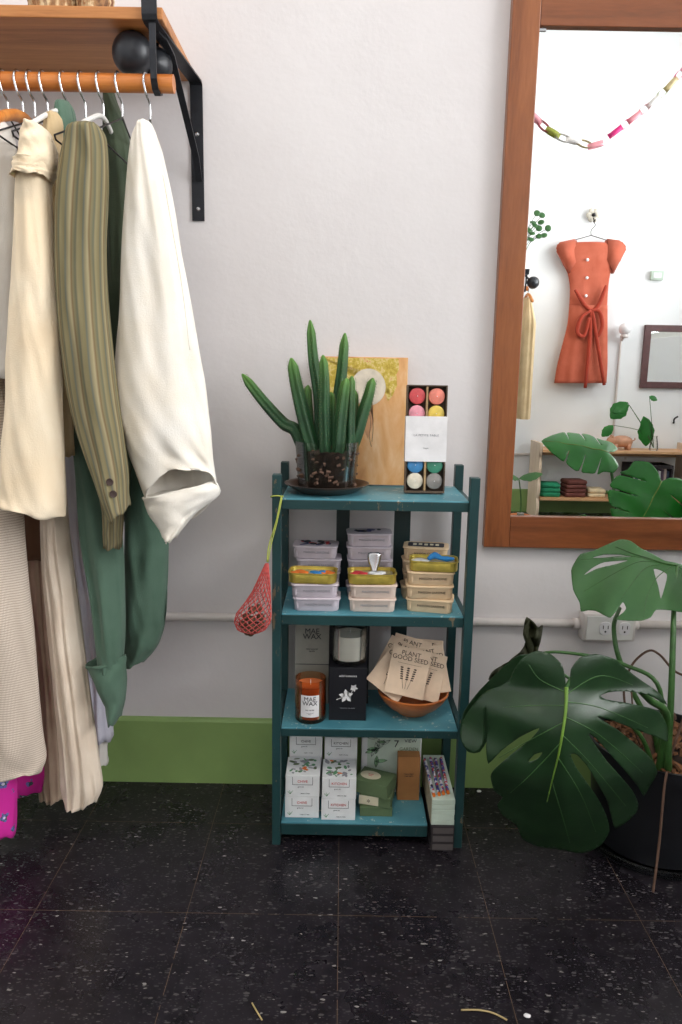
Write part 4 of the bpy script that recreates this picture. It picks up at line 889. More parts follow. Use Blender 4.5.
for ci, (pxa, pxb, dz, cn) in enumerate(((285, 319, 0, 'left'), (321.5, 355.5, 0, 'right'))):
    yf_ = -.245 if ci == 0 else -.252; x0, x1 = W(pxa, 800, yf_).x, W(pxb, 800, yf_).x; bh2 = .053; yb2 = yf_ + .085
    for i in range(2):
        t = thing('product_box', 'white kit box %s the front %s pile on the bottom shelf' % (['at the bottom of', 'on top of'][i], cn), 'box', ((x0 + x1) / 2, yf_ + .04, Z4 + i * (bh2 + .0006)), 0, 'white kit boxes on the bottom shelf')
        product_box(x0 + .001 * i, x1 + .001 * i, yf_, yb2, Z4 + i * (bh2 + .0006), Z4 + i * (bh2 + .0006) + bh2, t, i == 1, ['CHIVE', 'GARDEN'][0] if ci == 0 else 'KITCHEN', 'red')
    for i in range(3):
        ybk = yb2 + .004; t = thing('product_box', 'white kit box %s the rear %s pile on the bottom shelf' % (['at the bottom of', 'in the middle of', 'on top of'][i], cn), 'box', ((x0 + x1) / 2, ybk + .04, Z4 + i * (bh2 + .0006)), 0, 'white kit boxes on the bottom shelf')
        product_box(x0 + .004, x1 + .004, ybk, ybk + .085, Z4 + i * (bh2 + .0006), Z4 + i * (bh2 + .0006) + bh2, t, i == 2, 'KITCHEN' if ci else 'CHIVE', 'ink')
# big white box with leaf drawings
lx0, lx1 = W(361.5, 760, -.13).x, W(421, 760, -.13).x
t = thing('game_box', 'upright white box with pale green leaf drawings at the back of the bottom shelf', 'box', ((lx0 + lx1) / 2, -.11, Z4)); lz1 = .244
bm = B(); bx(bm, lx0, lx1, -.130, -.095, Z4, lz1, .001); obj('carton', bm, M['white_card'], t); lm = (lx0 + lx1) / 2
bm = B(); bx(bm, lx0 + .014, lx1 - .003, -.1308, -.1302, Z4 + .01, lz1 - .004); obj('printed_panel', bm, M['mint'], t)
q = W(398, 744, -.13); ptext('7', .026, q.x - .004, q.z, -.1312, M['ink'], t, I4); q = W(411, 741, -.13); ptext('VIEW', .0125, q.x - .001, q.z, -.1312, M['ink'], t, I4); q = W(408, 749, -.13); ptext('GARDEN', .0115, q.x + .002, q.z, -.1312, M['green_card'], t, I4)
bm = B(); bm2 = B(); rd = random.Random(12)
for i in range(15):
    cx_, cz_ = rd.uniform(lx0 + .022, lx1 - .086), rd.uniform(Z4 + .08, lz1 - .03); an = rd.uniform(-.3, 2.2); L_ = rd.uniform(.018, .032)
    dx, dz_ = math.cos(an), math.sin(an); pts = []
    for s_ in range(12):
        u_ = s_ / 6 if s_ <= 6 else (12 - s_) / 6; sg = 1 if s_ <= 6 else -1; wv = .32 * math.sin(PI * u_) * L_ / 2; pts.append(Vector((cx_ + dx * (u_ - .5) * L_ - dz_ * sg * wv, -.1314, cz_ + dz_ * (u_ - .5) * L_ + dx * sg * wv)))
    tube(bm, [pts[j] for j in range(12)] + [pts[0]], .0004, 4, 0); tube(bm, [pts[0], pts[6]], .0003, 4, 0)
    if i % 2: poly_prism(bm2, [p_ + Vector((0, .0004, 0)) for p_ in pts], (0, .0003, 0))
obj('leaf_drawing', bm, M['ink'], t); bmesh.ops.triangulate(bm2, faces=[f for f in bm2.faces if len(f.verts) > 4]); obj('leaf_tint', bm2, M['pale_green'], t)
# kraft card box
hx0, hx1 = W(397.5, 785, -.165).x, W(419.5, 785, -.165).x; hz = W(408, 757, -.165).z
t = thing('kraft_box', 'slim upright kraft-brown box leaning on the leaf-drawing box', 'box', ((hx0 + hx1) / 2, -.155, Z4)); bm = B(); bx(bm, hx0, hx1, -.165, -.134, Z4, hz, .001); obj('carton', bm, M['kraft'], t)
ptext('moonlight\ntree balm', .0055, (hx0 + hx1) / 2, W(408, 775, -.165).z, -.1655, M['ink_brown'], t, I4)
# green soap boxes
sx0, sx1 = W(360, 815, -.235).x, W(392, 815, -.235).x
def soap(x, y, z, w, d, h, rz, lbl, kind):
    t = thing('soap_box', lbl, 'box', (x, y, z), rz, 'green boxes on the bottom shelf'); bm = B(); bx(bm, -w / 2, w / 2, -d / 2, d / 2, 0, h, .0008); lobj('carton', bm, M['green_card'], t)
    if kind == 'oval':
        bm = B(); poly_prism(bm, [Vector((-.012 + .025 * math.cos(a), .018 * math.sin(a), h)) for a in [2 * PI * i / 28 for i in range(28)]], (0, 0, .0004)); bmesh.ops.triangulate(bm, faces=[f for f in bm.faces if len(f.verts) > 4]); lobj('oval_label', bm, M['cream_label'], t)
        text('savon\nvert', .006, Matrix.Translation((-.012, 0, h + .0006)), t, M['red'])
    if kind == 'label': bm = B(); bx(bm, -w / 2 - .0005, w * .12, -d / 2 - .0006, -d / 2 - .0001, .002, h - .002); lobj('side_label', bm, M['cream_label'], t); text('*', .02, Matrix.Translation((-w * .2, -d / 2 - .0008, h * .3)) @ FRONT, t, M['ink_brown'])
    return t
sm = (sx0 + sx1) / 2
soap(sm, -.205, Z4, .076, .06, .024, R(0), 'green box at the bottom of the small pile', 'x'); soap(sm + .003, -.205, Z4 + .0246, .074, .058, .026, R(-14), 'green box with a cream side label in the middle of the small pile', 'label'); soap(sm - .002, -.203, Z4 + .0512, .082, .064, .033, R(-24), 'green box with a cream oval label on top of the small pile', 'oval')
# stack right of the bottom shelf, standing on the floor
kx0_, kx1_ = .2185, .2712
for i in range(3):
    bm = B(); z0 = .0006 + i * .0205; bx(bm, kx0_ + .001 * (i % 2), kx1_, -.284, -.075, z0, z0 + .020, .001); c = thing('book', ['black book at the very bottom of the floor-standing stack', 'black book in the middle of the three under the pale notepads', 'black book just under the pale notepads'][i], 'book', (.243, -.18, z0), 0, 'black books under the notepads')
    obj('cover', bm, M['dark_book'], c); bm = B(); bx(bm, kx0_ + .004, kx1_ - .002, -.2846, -.2838, z0 + .003, z0 + .017); obj('page_edge', bm, paper('grey_pages', (84, 78, 78)), c)
zs = .0006 + 3 * .0205
for i in range(5):
    z0 = zs + i * .0128; bm = B(); bx(bm, kx0_, kx1_ - .0008 * (i % 2), -.278, -.075, z0, z0 + .0122, .001); c = thing('notepad', 'pale green notepad, number %s from the bottom of five in the stack' % ['one', 'two', 'three', 'four', 'five'][i] if 0 else ['pale green notepad lying lowest, on the black books', 'pale green notepad second lowest in the stack', 'pale green notepad in the middle of the stack', 'pale green notepad just below the top one', 'pale green notepad on top, carrying the pencils'][i], 'notepad', (.243, -.18, z0), 0, 'pale notepads in the stack')
    obj('paper_block', bm, M['mint'], c); bm = B(); bx(bm, kx0_ - .0006, kx0_ - .0001, -.276, -.077, z0 + .001, z0 + .0115); obj('spine', bm, M['tan_side'], c)
zt = zs + 5 * .0128 + .0002; k = NT('patterned_pencil'); v = k.n('ShaderNodeTexVoronoi'); v.inputs['Scale'].default_value = 170; k.l(k.mapping(), v.inputs['Vector']); k.col(k.ramp(v.outputs['Color'], [(0.2, (60, 70, 150)), (0.4, (190, 60, 60)), (0.6, (220, 220, 225)), (0.8, (40, 40, 60))], 'CONSTANT')); k.set(Roughness=.35); M['pencil'] = k.m
for i, (xx, a, lb) in enumerate(((.2235, 1.5, 'leftmost patterned pencil on the notepads'), (.236, .5, 'patterned pencil second from the left on the notepads'), (.2465, 0, 'patterned pencil second from the right on the notepads'), (.2575, -1.2, 'rightmost patterned pencil on the notepads'))):
    t = thing('pencil', lb, 'pencil', (xx, -.18, zt), 0, 'patterned pencils on the notepads'); r_ = .0040
    dx = math.tan(R(a)) * .17; P0, P1 = Vector((xx, -.262 + .004 * i, zt + r_ * .9)), Vector((xx - dx, -.10, zt + r_ * .9))
    bm = B(); tube(bm, [P0, P1], r_, 6, 0); obj('barrel', bm, M['pencil'], t); dr = (P0 - P1).normalized(); bm = B(); tube(bm, [P0 + dr * .0002, P0 + dr * .007], [r_ * .95, r_ * .9], 12, 0); obj('painted_end', bm, M['orange'], t, 'auto')

# ---- net bag
bp = [W(283, 487, -.285), W(272, 520, -.285), W(268, 558, -.285)]
t = thing('net_bag', 'coral red net bag on a yellow-green cord, hung from the shelf corner', 'net bag', W(255, 600, -.285))
bm = B(); lp = Vector((-.1365, -.287, .845)); tube(bm, [(-.148, -.26, .812), (-.1475, -.275, .8165), (-.135, -.2745, .818), (-.123, -.2745, .816), W(281, 498, -.277), W(276, 522, -.280), W(269, 545, -.285), W(267, 562, -.285)], .0014, 7, 4); tube(bm, [W(282, 498, -.277), W(277, 522, -.281), W(271, 545, -.286), W(268, 562, -.285)], .0012, 7, 4); obj('cord', bm, M['cord_green'], t, True)
prof = [(562, 266, 269), (575, 260, 270), (590, 253, 271), (602, 245, 271.5), (612, 237, 272), (620, 235, 271), (627, 238, 266), (631, 247, 256)]
def bagpt(v, a):
    s = v * (len(prof) - 1); i = min(int(s), len(prof) - 2); f = s - i; p0, p1 = prof[i], prof[i + 1]; py = p0[0] + (p1[0] - p0[0]) * f; l_ = p0[1] + (p1[1] - p0[1]) * f; r__ = p0[2] + (p1[2] - p0[2]) * f
    A_, B_ = W(l_, py, -.289), W(r__, py, -.289); c_ = (A_ + B_) / 2; hw = (B_ - A_).length / 2; return Vector((c_.x + hw * math.cos(a), -.302 + min(hw, .03) * .85 * math.sin(a), c_.z + .25 * (A_.z - B_.z) * math.cos(a)))
bm = B(); NN = 15
for sgn in (1, -1):
    for q in range(NN): tube(bm, [bagpt(v / 26, 2 * PI * q / NN + sgn * v * .16) for v in range(27)], .0009, 5, 0)
obj('net', bm, M['net'], t)
rd = random.Random(4); nb = 0; sb = None; cen = []
for v, a, rr_ in ((.97, 0, 0), (.88, .3, .45), (.88, 2.2, .5), (.88, 4.2, .5), (.77, 0.2, .55), (.77, 1.6, .5), (.77, 3.1, .55), (.77, 4.7, .5), (.64, .5, .45), (.64, 2.6, .45), (.64, 4.6, .45), (.5, 1, .3), (.5, 4, .3)):
    c_ = sum((bagpt(v, 2 * PI * i / 8) for i in range(8)), Vector()) / 8; p_ = c_ + (bagpt(v, a) - c_) * rr_
    if sb is None:
        bm = B(); bmesh.ops.create_icosphere(bm, subdivisions=3, radius=.0088)
        for vv in bm.verts: vv.co *= 1 + .12 * noise.noise(vv.co * 220)
        sb = obj('seed_ball', bm, M['seedball'], None, True); tag(sb, 'dark brown ball among others inside the coral net bag', 'seed ball', 'seed balls in the net bag'); sb.location = p_
    else: o = sb.copy(); COL.objects.link(o); o.location = p_

# ------------------------------------------------------------------ monstera
pcx, pcy = .757, -.208; ph_ = .248
sv = Vector((pcx, pcy, 0))
t = thing('plant_saucer', 'clear plastic saucer on the floor under the black pot', 'saucer', (pcx, pcy, 0))
bm = B(); lathe(bm, [(0, .001), (.158, .001), (.168, .003), (.178, .024), (.182, .026), (.181, .029), (.175, .027), (.165, .0055), (.156, .004), (0, .004)], (pcx, pcy, 0), 64); obj('saucer_dish', bm, glassm('clear_plastic', (.72, .75, .78), .18), t, 'auto')
t = thing('monstera', 'large potted monstera in a black pot at the right edge', 'plant', (pcx, pcy, .0045)); mon = t
bm = B(); lathe(bm, [(0, .0045), (.135, .0045), (.139, .008), (.156, ph_ - .03), (.163, ph_ - .028), (.165, ph_), (.159, ph_), (.153, ph_ - .03), (.15, ph_ - .06), (0, ph_ - .06)], (pcx, pcy, 0), 64); obj('pot', bm, M['pot_black'], t, 'auto')
bm = B(); lathe(bm, [(.1525, ph_ - .03), (.10, ph_ - .018), (.05, ph_ - .005), (0, ph_)], (pcx, pcy, 0), 48)
for v in bm.verts: v.co.z += .006 * noise.noise(v.co * 40)
obj('soil', bm, M['soil'], t, True)
bm = B(); rd = random.Random(8)
for i in range(420):
    a = rd.uniform(0, 2 * PI); r_ = .146 * rd.random() ** .5; zz = ph_ - .024 + .02 * (1 - r_ / .15) + rd.uniform(0, .012)
    box(bm, (pcx + r_ * math.cos(a), pcy + r_ * math.sin(a), zz), (rd.uniform(.008, .03), rd.uniform(.005, .012), rd.uniform(.003, .007)), 0, Euler((rd.uniform(-.6, .6), rd.uniform(-.6, .6), rd.uniform(0, 6))))
tag(obj('bark_mulch', bm, M['bark'], t), None, None, None, 'stuff')

def sheet(name, outline, holes, mapf, mat, par, step=.012, thick=.0011, smooth_n=3):
    """outline/holes in any 2D units; mapf(x, y) gives the 3D point; cut edges are kept exactly"""
    def dens(L, closed=True):
        P = [Vector((a, b, 0)) for a, b in L]; out = []; n = len(P)
        for i in range(n):
            a, b, c_, d_ = P[i - 1], P[i], P[(i + 1) % n], P[(i + 2) % n]
            for kx in range(smooth_n):
                u_ = kx / smooth_n; ca = (b - a).length; cc = (c_ - b).length; q = 0.5 * ((2 * b) + (c_ - a) * u_ + (2 * a - 5 * b + 4 * c_ - d_) * u_ * u_ + (3 * b - a - 3 * c_ + d_) * u_ ** 3)
                ln = b.lerp(c_, u_); q = ln.lerp(q, .6); out.append((q.x, q.y))
        return out
    O = dens(outline); HS = [dens(h) for h in holes]
    verts = [Vector(p) for p in O]; edges = [(i, (i + 1) % len(O)) for i in range(len(O))]; faces = []
    for h in HS:
        o_ = len(verts); verts += [Vector(p) for p in h]; edges += [(o_ + i, o_ + (i + 1) % len(h)) for i in range(len(h))]
    def inside(p, poly):
        c_ = False; j = len(poly) - 1
        for i in range(len(poly)):
            if (poly[i][1] > p[1]) != (poly[j][1] > p[1]) and p[0] < (poly[j][0] - poly[i][0]) * (p[1] - poly[i][1]) / (poly[j][1] - poly[i][1]) + poly[i][0]: c_ = not c_
            j = i
        return c_
    xs = [p[0] for p in O]; ys = [p[1] for p in O]; x = min(xs); ri = 0
    while x < max(xs):
        y = min(ys) + (step / 2 if ri % 2 else 0)
        while y < max(ys):
            if inside((x, y), O) and not any(inside((x, y), h) for h in HS): verts.append(Vector((x, y)))
            y += step
        x += step * .87; ri += 1
    r_ = delaunay_2d_cdt([Vector((v[0], v[1])) for v in verts], edges, faces, 0, 1e-6)
    vs, fs = r_[0], r_[2]; bm = B(); uvl = bm.loops.layers.uv.new('UVMap'); bv = [bm.verts.new(mapf(v.x, v.y)) for v in vs]
    for f in fs:
        c_ = ((vs[f[0]].x + vs[f[1]].x + vs[f[2]].x) / 3, (vs[f[0]].y + vs[f[1]].y + vs[f[2]].y) / 3)
        if inside(c_, O) and not any(inside(c_, h) for h in HS):
            try: bm.faces.new([bv[i] for i in f])
            except ValueError: pass
    for v in [v for v in bm.verts if not v.link_faces]: bm.verts.remove(v)
    o = obj(name, bm, mat, par, True); me = o.data
    # make the upper face the one that looks up / to the camera
    nsum = sum((p.normal * p.area for p in me.polygons), Vector())
    ref = CAM - me.vertices[0].co
    if nsum.dot(ref) < 0: me.flip_normals()
    sd = o.modifiers.new('thickness', 'SOLIDIFY'); sd.thickness = thick; sd.offset = -1
    return o
# big dark leaf: outline read in a 652x1024 view of the region (440..682, 520..900)
def C2P(a, b): return (440 + a / 2.694, 520 + b / 2.694)
big = [(340, 452), (337, 420), (328, 388), (300, 362), (262, 352), (228, 366), (202, 398), (186, 430), (160, 448), (128, 458), (96, 488), (64, 535), (53, 580), (66, 612), (92, 629), (112, 612), (120, 575), (117, 535), (123, 500), (129, 560), (124, 610), (130, 657),
       (165, 622), (215, 585), (268, 560), (245, 590), (200, 625), (150, 668), (136, 690), (146, 730), (168, 748), (154, 768), (170, 798), (206, 822), (222, 860), (262, 880), (320, 888), (372, 898), (402, 894), (436, 874), (457, 838), (448, 795), (424, 748), (392, 702), (366, 665), (352, 632),
       (368, 632), (396, 662), (424, 708), (450, 756), (462, 800), (472, 832), (498, 818), (528, 790), (535, 764), (518, 728), (486, 690), (450, 650), (420, 608), (400, 576), (420, 588), (462, 634), (506, 684), (536, 722), (550, 744), (566, 716), (586, 682), (574, 648), (530, 606), (480, 566), (424, 530), (470, 542), (530, 566), (585, 585), (614, 596), (612, 555), (590, 515), (548, 502), (500, 492), (450, 484), (432, 474), (455, 464), (500, 461), (560, 470), (612, 498), (590, 465), (540, 430), (500, 400), (470, 374), (420, 361), (378, 370), (353, 402), (350, 440)]
bigh = [[(238, 652), (254, 632), (276, 626), (262, 644)]]
pa, pb = C2P(340, 455), C2P(385, 890)
def bigmap(x, y):
    px, py = x, y
    v = (py - pa[1]) / (pb[1] - pa[1]); mx = pa[0] + (pb[0] - pa[0]) * v - 12 * math.sin(v * 2.2) if v > 0 else pa[0]; u = (px - mx) / 100
    yy = -.50 + .10 * v * v - .10 * abs(u) ** 1.4 * -1 * .9 - .05 * math.sin(max(0, v) * PI) + .006 * math.sin(v * 17 + abs(u) * 4) * min(1, abs(u) * 2.5) - .03 * (v < 0) * v
    return W(px, py, yy)
big_l = sheet('leaf', [C2P(*p) for p in big], [[C2P(*p) for p in h] for h in bigh], bigmap, M['leaf_dark'], mon, 3.2)
big_l['label'] = 'large dark split leaf facing the room'
def rib_on(leaf, pts, mapf, r, mat, lift=.0012, nm='midrib'):
    P = smooth_pts([Vector((a, b, 0)) for a, b in pts], 8); P3 = []
    for p in P:
        q = mapf(p.x, p.y); P3.append(q + (CAM - q).normalized() * lift)
    bm = B(); tube(bm, P3, r, 7, 0); return obj(nm, bm, mat, leaf, True)
rib_on(big_l, [C2P(*p) for p in ((341, 450), (338, 520), (322, 620), (305, 690), (288, 760))], bigmap, [.0038, .003, .0022, .0014, .0007], M['vein'])
for pts in (((337, 500), (250, 500), (170, 505)), ((333, 545), (230, 600), (160, 640)), ((325, 600), (250, 680), (190, 735)), ((340, 490), (430, 505), (560, 560)), ((336, 530), (430, 580), (545, 680)), ((330, 580), (400, 650), (500, 770)), ((318, 640), (380, 740), (420, 840)), ((300, 700), (330, 800), (350, 870)), ((340, 470), (430, 420), (520, 445)), ((340, 465), (270, 430), (240, 390))):
    rib_on(big_l, [C2P(*p) for p in pts], bigmap, [.0011, .0008, .0004], M['stem'], .0004, 'side_vein')
# top leaf: read in a 658x1024 view of (560..682, 530..720)
def D2P(a, b): return (560 + a / 5.393, 530 + b / 5.393)
top = [(60, 220), (75, 180), (110, 130), (180, 112), (250, 80), (325, 50), (380, 58), (440, 100), (500, 128), (565, 165), (620, 175), (700, 200), (790, 235), (850, 300), (830, 370), (770, 420), (700, 445), (650, 442), (590, 432), (520, 430), (490, 470), (440, 487), (370, 488), (300, 480), (340, 445), (357, 420), (340, 388), (310, 430), (272, 472), (240, 460), (190, 435), (150, 432), (112, 438), (105, 390), (70, 320)]
toph = [[(505, 212), (540, 215), (577, 238), (573, 280), (545, 372), (532, 310)], [(128, 243), (180, 200), (240, 172), (368, 162), (300, 184), (200, 208)], [(175, 150), (235, 132), (320, 132), (392, 142), (300, 147)]]
def topmap(x, y):
    dx = (x - 640) / 70; dy = (y - 565) / 50
    return W(x, y, -.20 - .11 * dy + .02 * abs(dx) ** 1.3 - .03 * math.cos(dx * 2.0) + .006 * math.sin(dx * 9 + dy * 3))
tl_ = sheet('leaf', [D2P(*p) for p in top], [[D2P(*p) for p in h] for h in toph], topmap, M['leaf_mid'], mon, 2.6); tl_['label'] = 'bright green split leaf held highest, below the mirror frame'
rib_on(tl_, [D2P(*p) for p in ((625, 188), (560, 178), (470, 150), (390, 125), (300, 90))], topmap, [.0035, .0028, .002, .0014, .0006], M['stem'])
for pts in (((600, 186), (470, 200), (380, 300), (330, 370)), ((560, 180), (430, 170), (300, 230), (130, 330)), ((500, 165), (380, 140), (240, 150), (110, 160)), ((610, 190), (520, 260), (470, 360), (450, 470)), ((625, 190), (660, 260), (660, 420)), ((625, 190), (720, 260), (780, 390))): rib_on(tl_, [D2P(*p) for p in pts], topmap, [.0012, .0008, .0004], M['stem'], .0004, 'side_vein')
# rolled petiole end of the top leaf
base = W(668, 768, -.31) + Vector((.03, .02, -.005))
def petiole(pts, r, mat='stem', nm='petiole'): bm = B(); tube(bm, pts, r, 10, 7); return obj(nm, bm, M[mat], mon, True)
petiole([base + Vector((-.03, -.03, -.02)), W(668, 750, -.345), W(671, 700, -.34), W(673, 640, -.31), W(674, 605, -.27), W(676, 575, -.23), topmap(*D2P(628, 188)) + Vector((.002, 0, -.002))], [.0085, .008, .0068, .006, .005, .0045, .004])
petiole([base + Vector((-.03, .02, -.02)), W(655, 735, -.27), W(632, 690, -.25), W(618, 655, -.24), W(614, 632, -.22), W(615, 620, -.20), W(620, 608, -.17)], [.008, .0065, .006, .0056, .005, .005, .004])
petiole([base + Vector((-.05, -.02, -.02)), W(667, 718, -.36), W(650, 700, -.40), W(630, 682, -.43), W(600, 668, -.46), W(578, 672, -.485), bigmap(*pa) + Vector((0, .003, 0))], [.0095, .0085, .0075, .0065, .0055, .005, .004])
petiole([base + Vector((-.04, .0, -.02)), W(660, 690, -.28), W(625, 665, -.25), W(590, 656, -.24), W(555, 652, -.22), W(533, 655, -.20)], [.006, .005, .0045, .004, .0035, .003])
# withered leaf on the left
wl = [(533, 622), (527, 617), (524, 628), (527, 640), (520, 652), (508, 662), (494, 670), (489, 680), (500, 676), (512, 668), (522, 672), (534, 662), (541, 640), (543, 625), (538, 628)]
def wmap(x, y): return W(x, y, -.20 + .02 * math.sin(x * .5) + .015 * math.cos(y * .35))
o = sheet('leaf', wl, [], wmap, M['leaf_old'], mon, 2.6, .0016); o['label'] = 'withered brownish leaf curled above the big one'
bm = B(); tube(bm, [W(528, 620, -.205), W(526, 634, -.21), W(531, 650, -.205), W(524, 664, -.20), W(508, 672, -.2)], [.004, .007, .008, .006, .002], 8, 5); obj('leaf_curl', bm, M['leaf_old'], o, True)
# second dark leaf behind, left of the big one
lf = [(505, 665), (480, 690), (464, 712), (460, 736), (468, 752), (480, 752), (490, 735), (500, 712), (520, 700), (545, 690), (560, 672), (540, 655), (520, 655)]
o = sheet('leaf', lf, [], lambda x, y: W(x, y, -.335 + .03 * math.cos((x - 480) / 14) - (752 - y) * .0002), M['leaf_dark'], mon, 3.0); o['label'] = 'dark leaf drooping behind the big split leaf'
petiole([base + Vector((-.05, .0, -.02)), W(640, 735, -.30), W(600, 700, -.31), W(560, 672, -.31)], [.006, .005, .004, .003])
# roots
for pts, r_ in (([W(628, 722, -.22), W(624, 690, -.18), W(632, 665, -.16), W(648, 651, -.15), W(660, 655, -.16), W(676, 672, -.18), W(700, 680, -.2)], .0028), ([W(667, 772, -.37), W(664, 790, -.388), W(660, 835, -.395), W(657, 862, -.405), WZ(653, 892, .004)], .0028), ([W(640, 745, -.25), W(634, 728, -.27), W(632, 700, -.27), W(630, 672, -.26)], .0018), ([W(668, 765, -.33), W(676, 740, -.32), W(690, 700, -.3)], .003)):
    bm = B(); tube(bm, pts, r_, 7, 7); obj('aerial_root', bm, M['root'], mon, True)
bm = B(); tube(bm, [W(655, 765, -.27), W(648, 742, -.26), W(655, 722, -.25), W(674, 716, -.24)], [.010, .012, .011, .010], 12, 6); obj('trunk', bm, M['root'], mon, True)
# generic split leaf for parts of the plant outside the frame or seen in the mirror
def gen_leaf(par, base_p, tip_p, width, nrm, mat, seed=0, cuts=5, droop=.12, label=None, nm='leaf'):
    O_ = []; L_ = (tip_p - base_p).length; rd = random.Random(seed)
    def hw(v): return .5 * (math.sin(PI * min(1, (v + .18) / 1.18) ** .8)) ** .75
    right = [(0.02, .0), (.12, -.12), (.28, -.16), (.42, -.08)]
    side = [(.08, -.10), (.22, -.17), (.38, -.10)]
    vs = [i / (cuts * 2) for i in range(1, cuts * 2)]
    def half(s):
        out = [(s * a, b) for a, b in side]
        for i, v in enumerate([.05, .16, .28, .40, .52, .64, .76, .86]):
            w_ = hw(v)
            if i % 2 == 1 and i < 7: out += [(s * w_ * .98, v - .03), (s * w_ * .30, v - .06), (s * w_ * .97, v + .005)]
            else: out.append((s * w_, v))
        return out
    r_ = half(1); l_ = half(-1); O_ = [(0, 0)] + r_ + [(.0, 1.0)] + list(reversed(l_))
    ax_ = (tip_p - base_p).normalized(); nr = (nrm - ax_ * nrm.dot(ax_)).normalized(); sd = ax_.cross(nr)
    def mp_(x, y): return base_p + ax_ * y * L_ + sd * x * width + nr * (-droop * width * (abs(x) * 2) ** 1.6 - droop * L_ * max(0, y) ** 2 + .01 * width * math.sin(y * 18 + abs(x) * 6))
    o = sheet(nm, O_, [], mp_, mat, par, .05, .0011); 
    if label: o['label'] = label
    bm = B(); tube(bm, [mp_(0, v / 8) + nr * .0012 for v in range(9)], [.0025, .0015, .0006], 6, 0); obj('midrib', bm, M['vein'], o, True); return o, mp_(0, 0)
q = Vector((.93, -.36, .78)); o, b_ = gen_leaf(mon, q, Vector((.84, -.31, .60)), .24, Vector((.1, 1, .3)), M['leaf_bright'], 1, label='green split leaf beyond the right edge of the frame'); petiole([base + Vector((.03, -.01, -.02)), Vector((.87, -.33, .5)), Vector((.92, -.37, .68)), b_], [.007, .006, .005, .004])
q = Vector((1.04, -.30, .70)); o, b_ = gen_leaf(mon, q, Vector((1.24, -.34, .58)), .22, Vector((.2, .3, 1)), M['leaf_mid'], 2); petiole([base + Vector((.05, .0, -.02)), Vector((.93, -.30, .5)), b_], [.007, .006, .004])
q = Vector((.84, -.56, .84)); o, b_ = gen_leaf(mon, q, Vector((.64, -.58, .89)), .20, Vector((.1, .55, .8)), M['leaf_bright'], 5); petiole([base + Vector((.03, .01, -.02)), Vector((.86, -.45, .55)), Vector((.865, -.55, .72)), b_], [.007, .006, .005, .004])
q = Vector((.90, -.50, .50)); o, b_ = gen_leaf(mon, q, Vector((.99, -.70, .42)), .22, Vector((0, -.3, 1)), M['leaf_dark'], 3); petiole([base + Vector((.02, -.04, -.02)), Vector((.86, -.42, .42)), b_], [.007, .006, .004])

# ------------------------------------------------------------------ bits on the floor
bm = B(); tube(bm, [WZ(461, 1010, .003), WZ(478, 1010, .004), WZ(493, 1013, .003), WZ(507, 1020, .003)], .0016, 7, 6); o = obj('twig', bm, plain('straw_twig', (176, 156, 110), .8, bump=0), None, True, WZ(480, 1012, 0)); tag(o, 'thin curved straw-coloured twig on the tiles at the bottom centre-right', 'twig')
bm = B(); tube(bm, [WZ(252, 1003, .002), WZ(256, 1010, .003), WZ(262, 1020, .002)], .0014, 7, 6); o = obj('twig', bm, plain('straw', (180, 160, 110), .8, bump=0), None, True, WZ(256, 1010, 0)); tag(o, 'short straw-coloured twig on the tiles at the bottom centre-left', 'twig')
for px, py, lb in ((479, 792, 'small white crumb on the floor right of the teal shelf'), (527, 1017, 'pale crumb on the floor beside the curved twig')):
    p = WZ(px, py, 0); bm = B(); bmesh.ops.create_icosphere(bm, subdivisions=2, radius=.005, matrix=Matrix.Translation(p + Vector((0, 0, .0025))) @ Matrix.Diagonal((1.3, 1, .45, 1)))
    for v in bm.verts: v.co += Vector((1, 1, .3)) * .0015 * noise.noise(v.co * 300)
    tag(obj('crumb', bm, M['label_white'], None, True, p), lb, 'crumb')

# ------------------------------------------------------------------ the far side of the room (seen in the mirror): depth D behind the mirror plane is y = -D
def V(px, py, D):
    p = W(px, py, D); return Vector((p.x, -p.y, p.z))
# dress
YW = YB
t = thing('dress', 'rust-red sleeveless button dress with a tied waist, reflected in the mirror', 'dress', (1.84, YW + .05, 1.0))
def fdress(name, rows, mat, par, d, yc, amp=.12, folds=9, seed=0):
    bm = B(); n = 64; rg = []; L_ = smooth_pts([V(a, p_, 4.05) for p_, a, b in rows], 4); R_ = smooth_pts([V(b, p_, 4.05) for p_, a, b in rows], 4); m = len(L_)
    for i in range(m):
        v = i / (m - 1); c_ = (L_[i] + R_[i]) / 2; hw = abs(R_[i].x - L_[i].x) / 2; ring = []
        for j in range(n):
            a = 2 * PI * j / n; rp = amp * (.2 + .8 * v) * (math.sin(folds * a + seed + v * 1.5) + .4 * math.sin(2.3 // 1 * folds * a + 2 * v)); ring.append(bm.verts.new((c_.x + hw * math.cos(a), yc + d * math.sin(a) * (1 + rp * (1 - .7 * abs(math.cos(a)) ** 3)), c_.z + (R_[i].z - L_[i].z) / 2 * math.cos(a))))
        rg.append(ring)
    for i in range(m - 1):
        for j in range(n): bm.faces.new((rg[i][j], rg[i][(j + 1) % n], rg[i + 1][(j + 1) % n], rg[i + 1][j]))
    o = obj(name, bm, mat, par, True); s = o.modifiers.new('t', 'SOLIDIFY'); s.thickness = .002; s.offset = -1; return o
fdress('bodice', [(243, 573, 604), (247, 563, 614), (252, 560, 618), (262, 563.5, 613), (275, 567, 609), (290, 569, 607), (310, 568, 606)], M['rust_linen'], t, .03, YW + .045, .08, 5, 2)
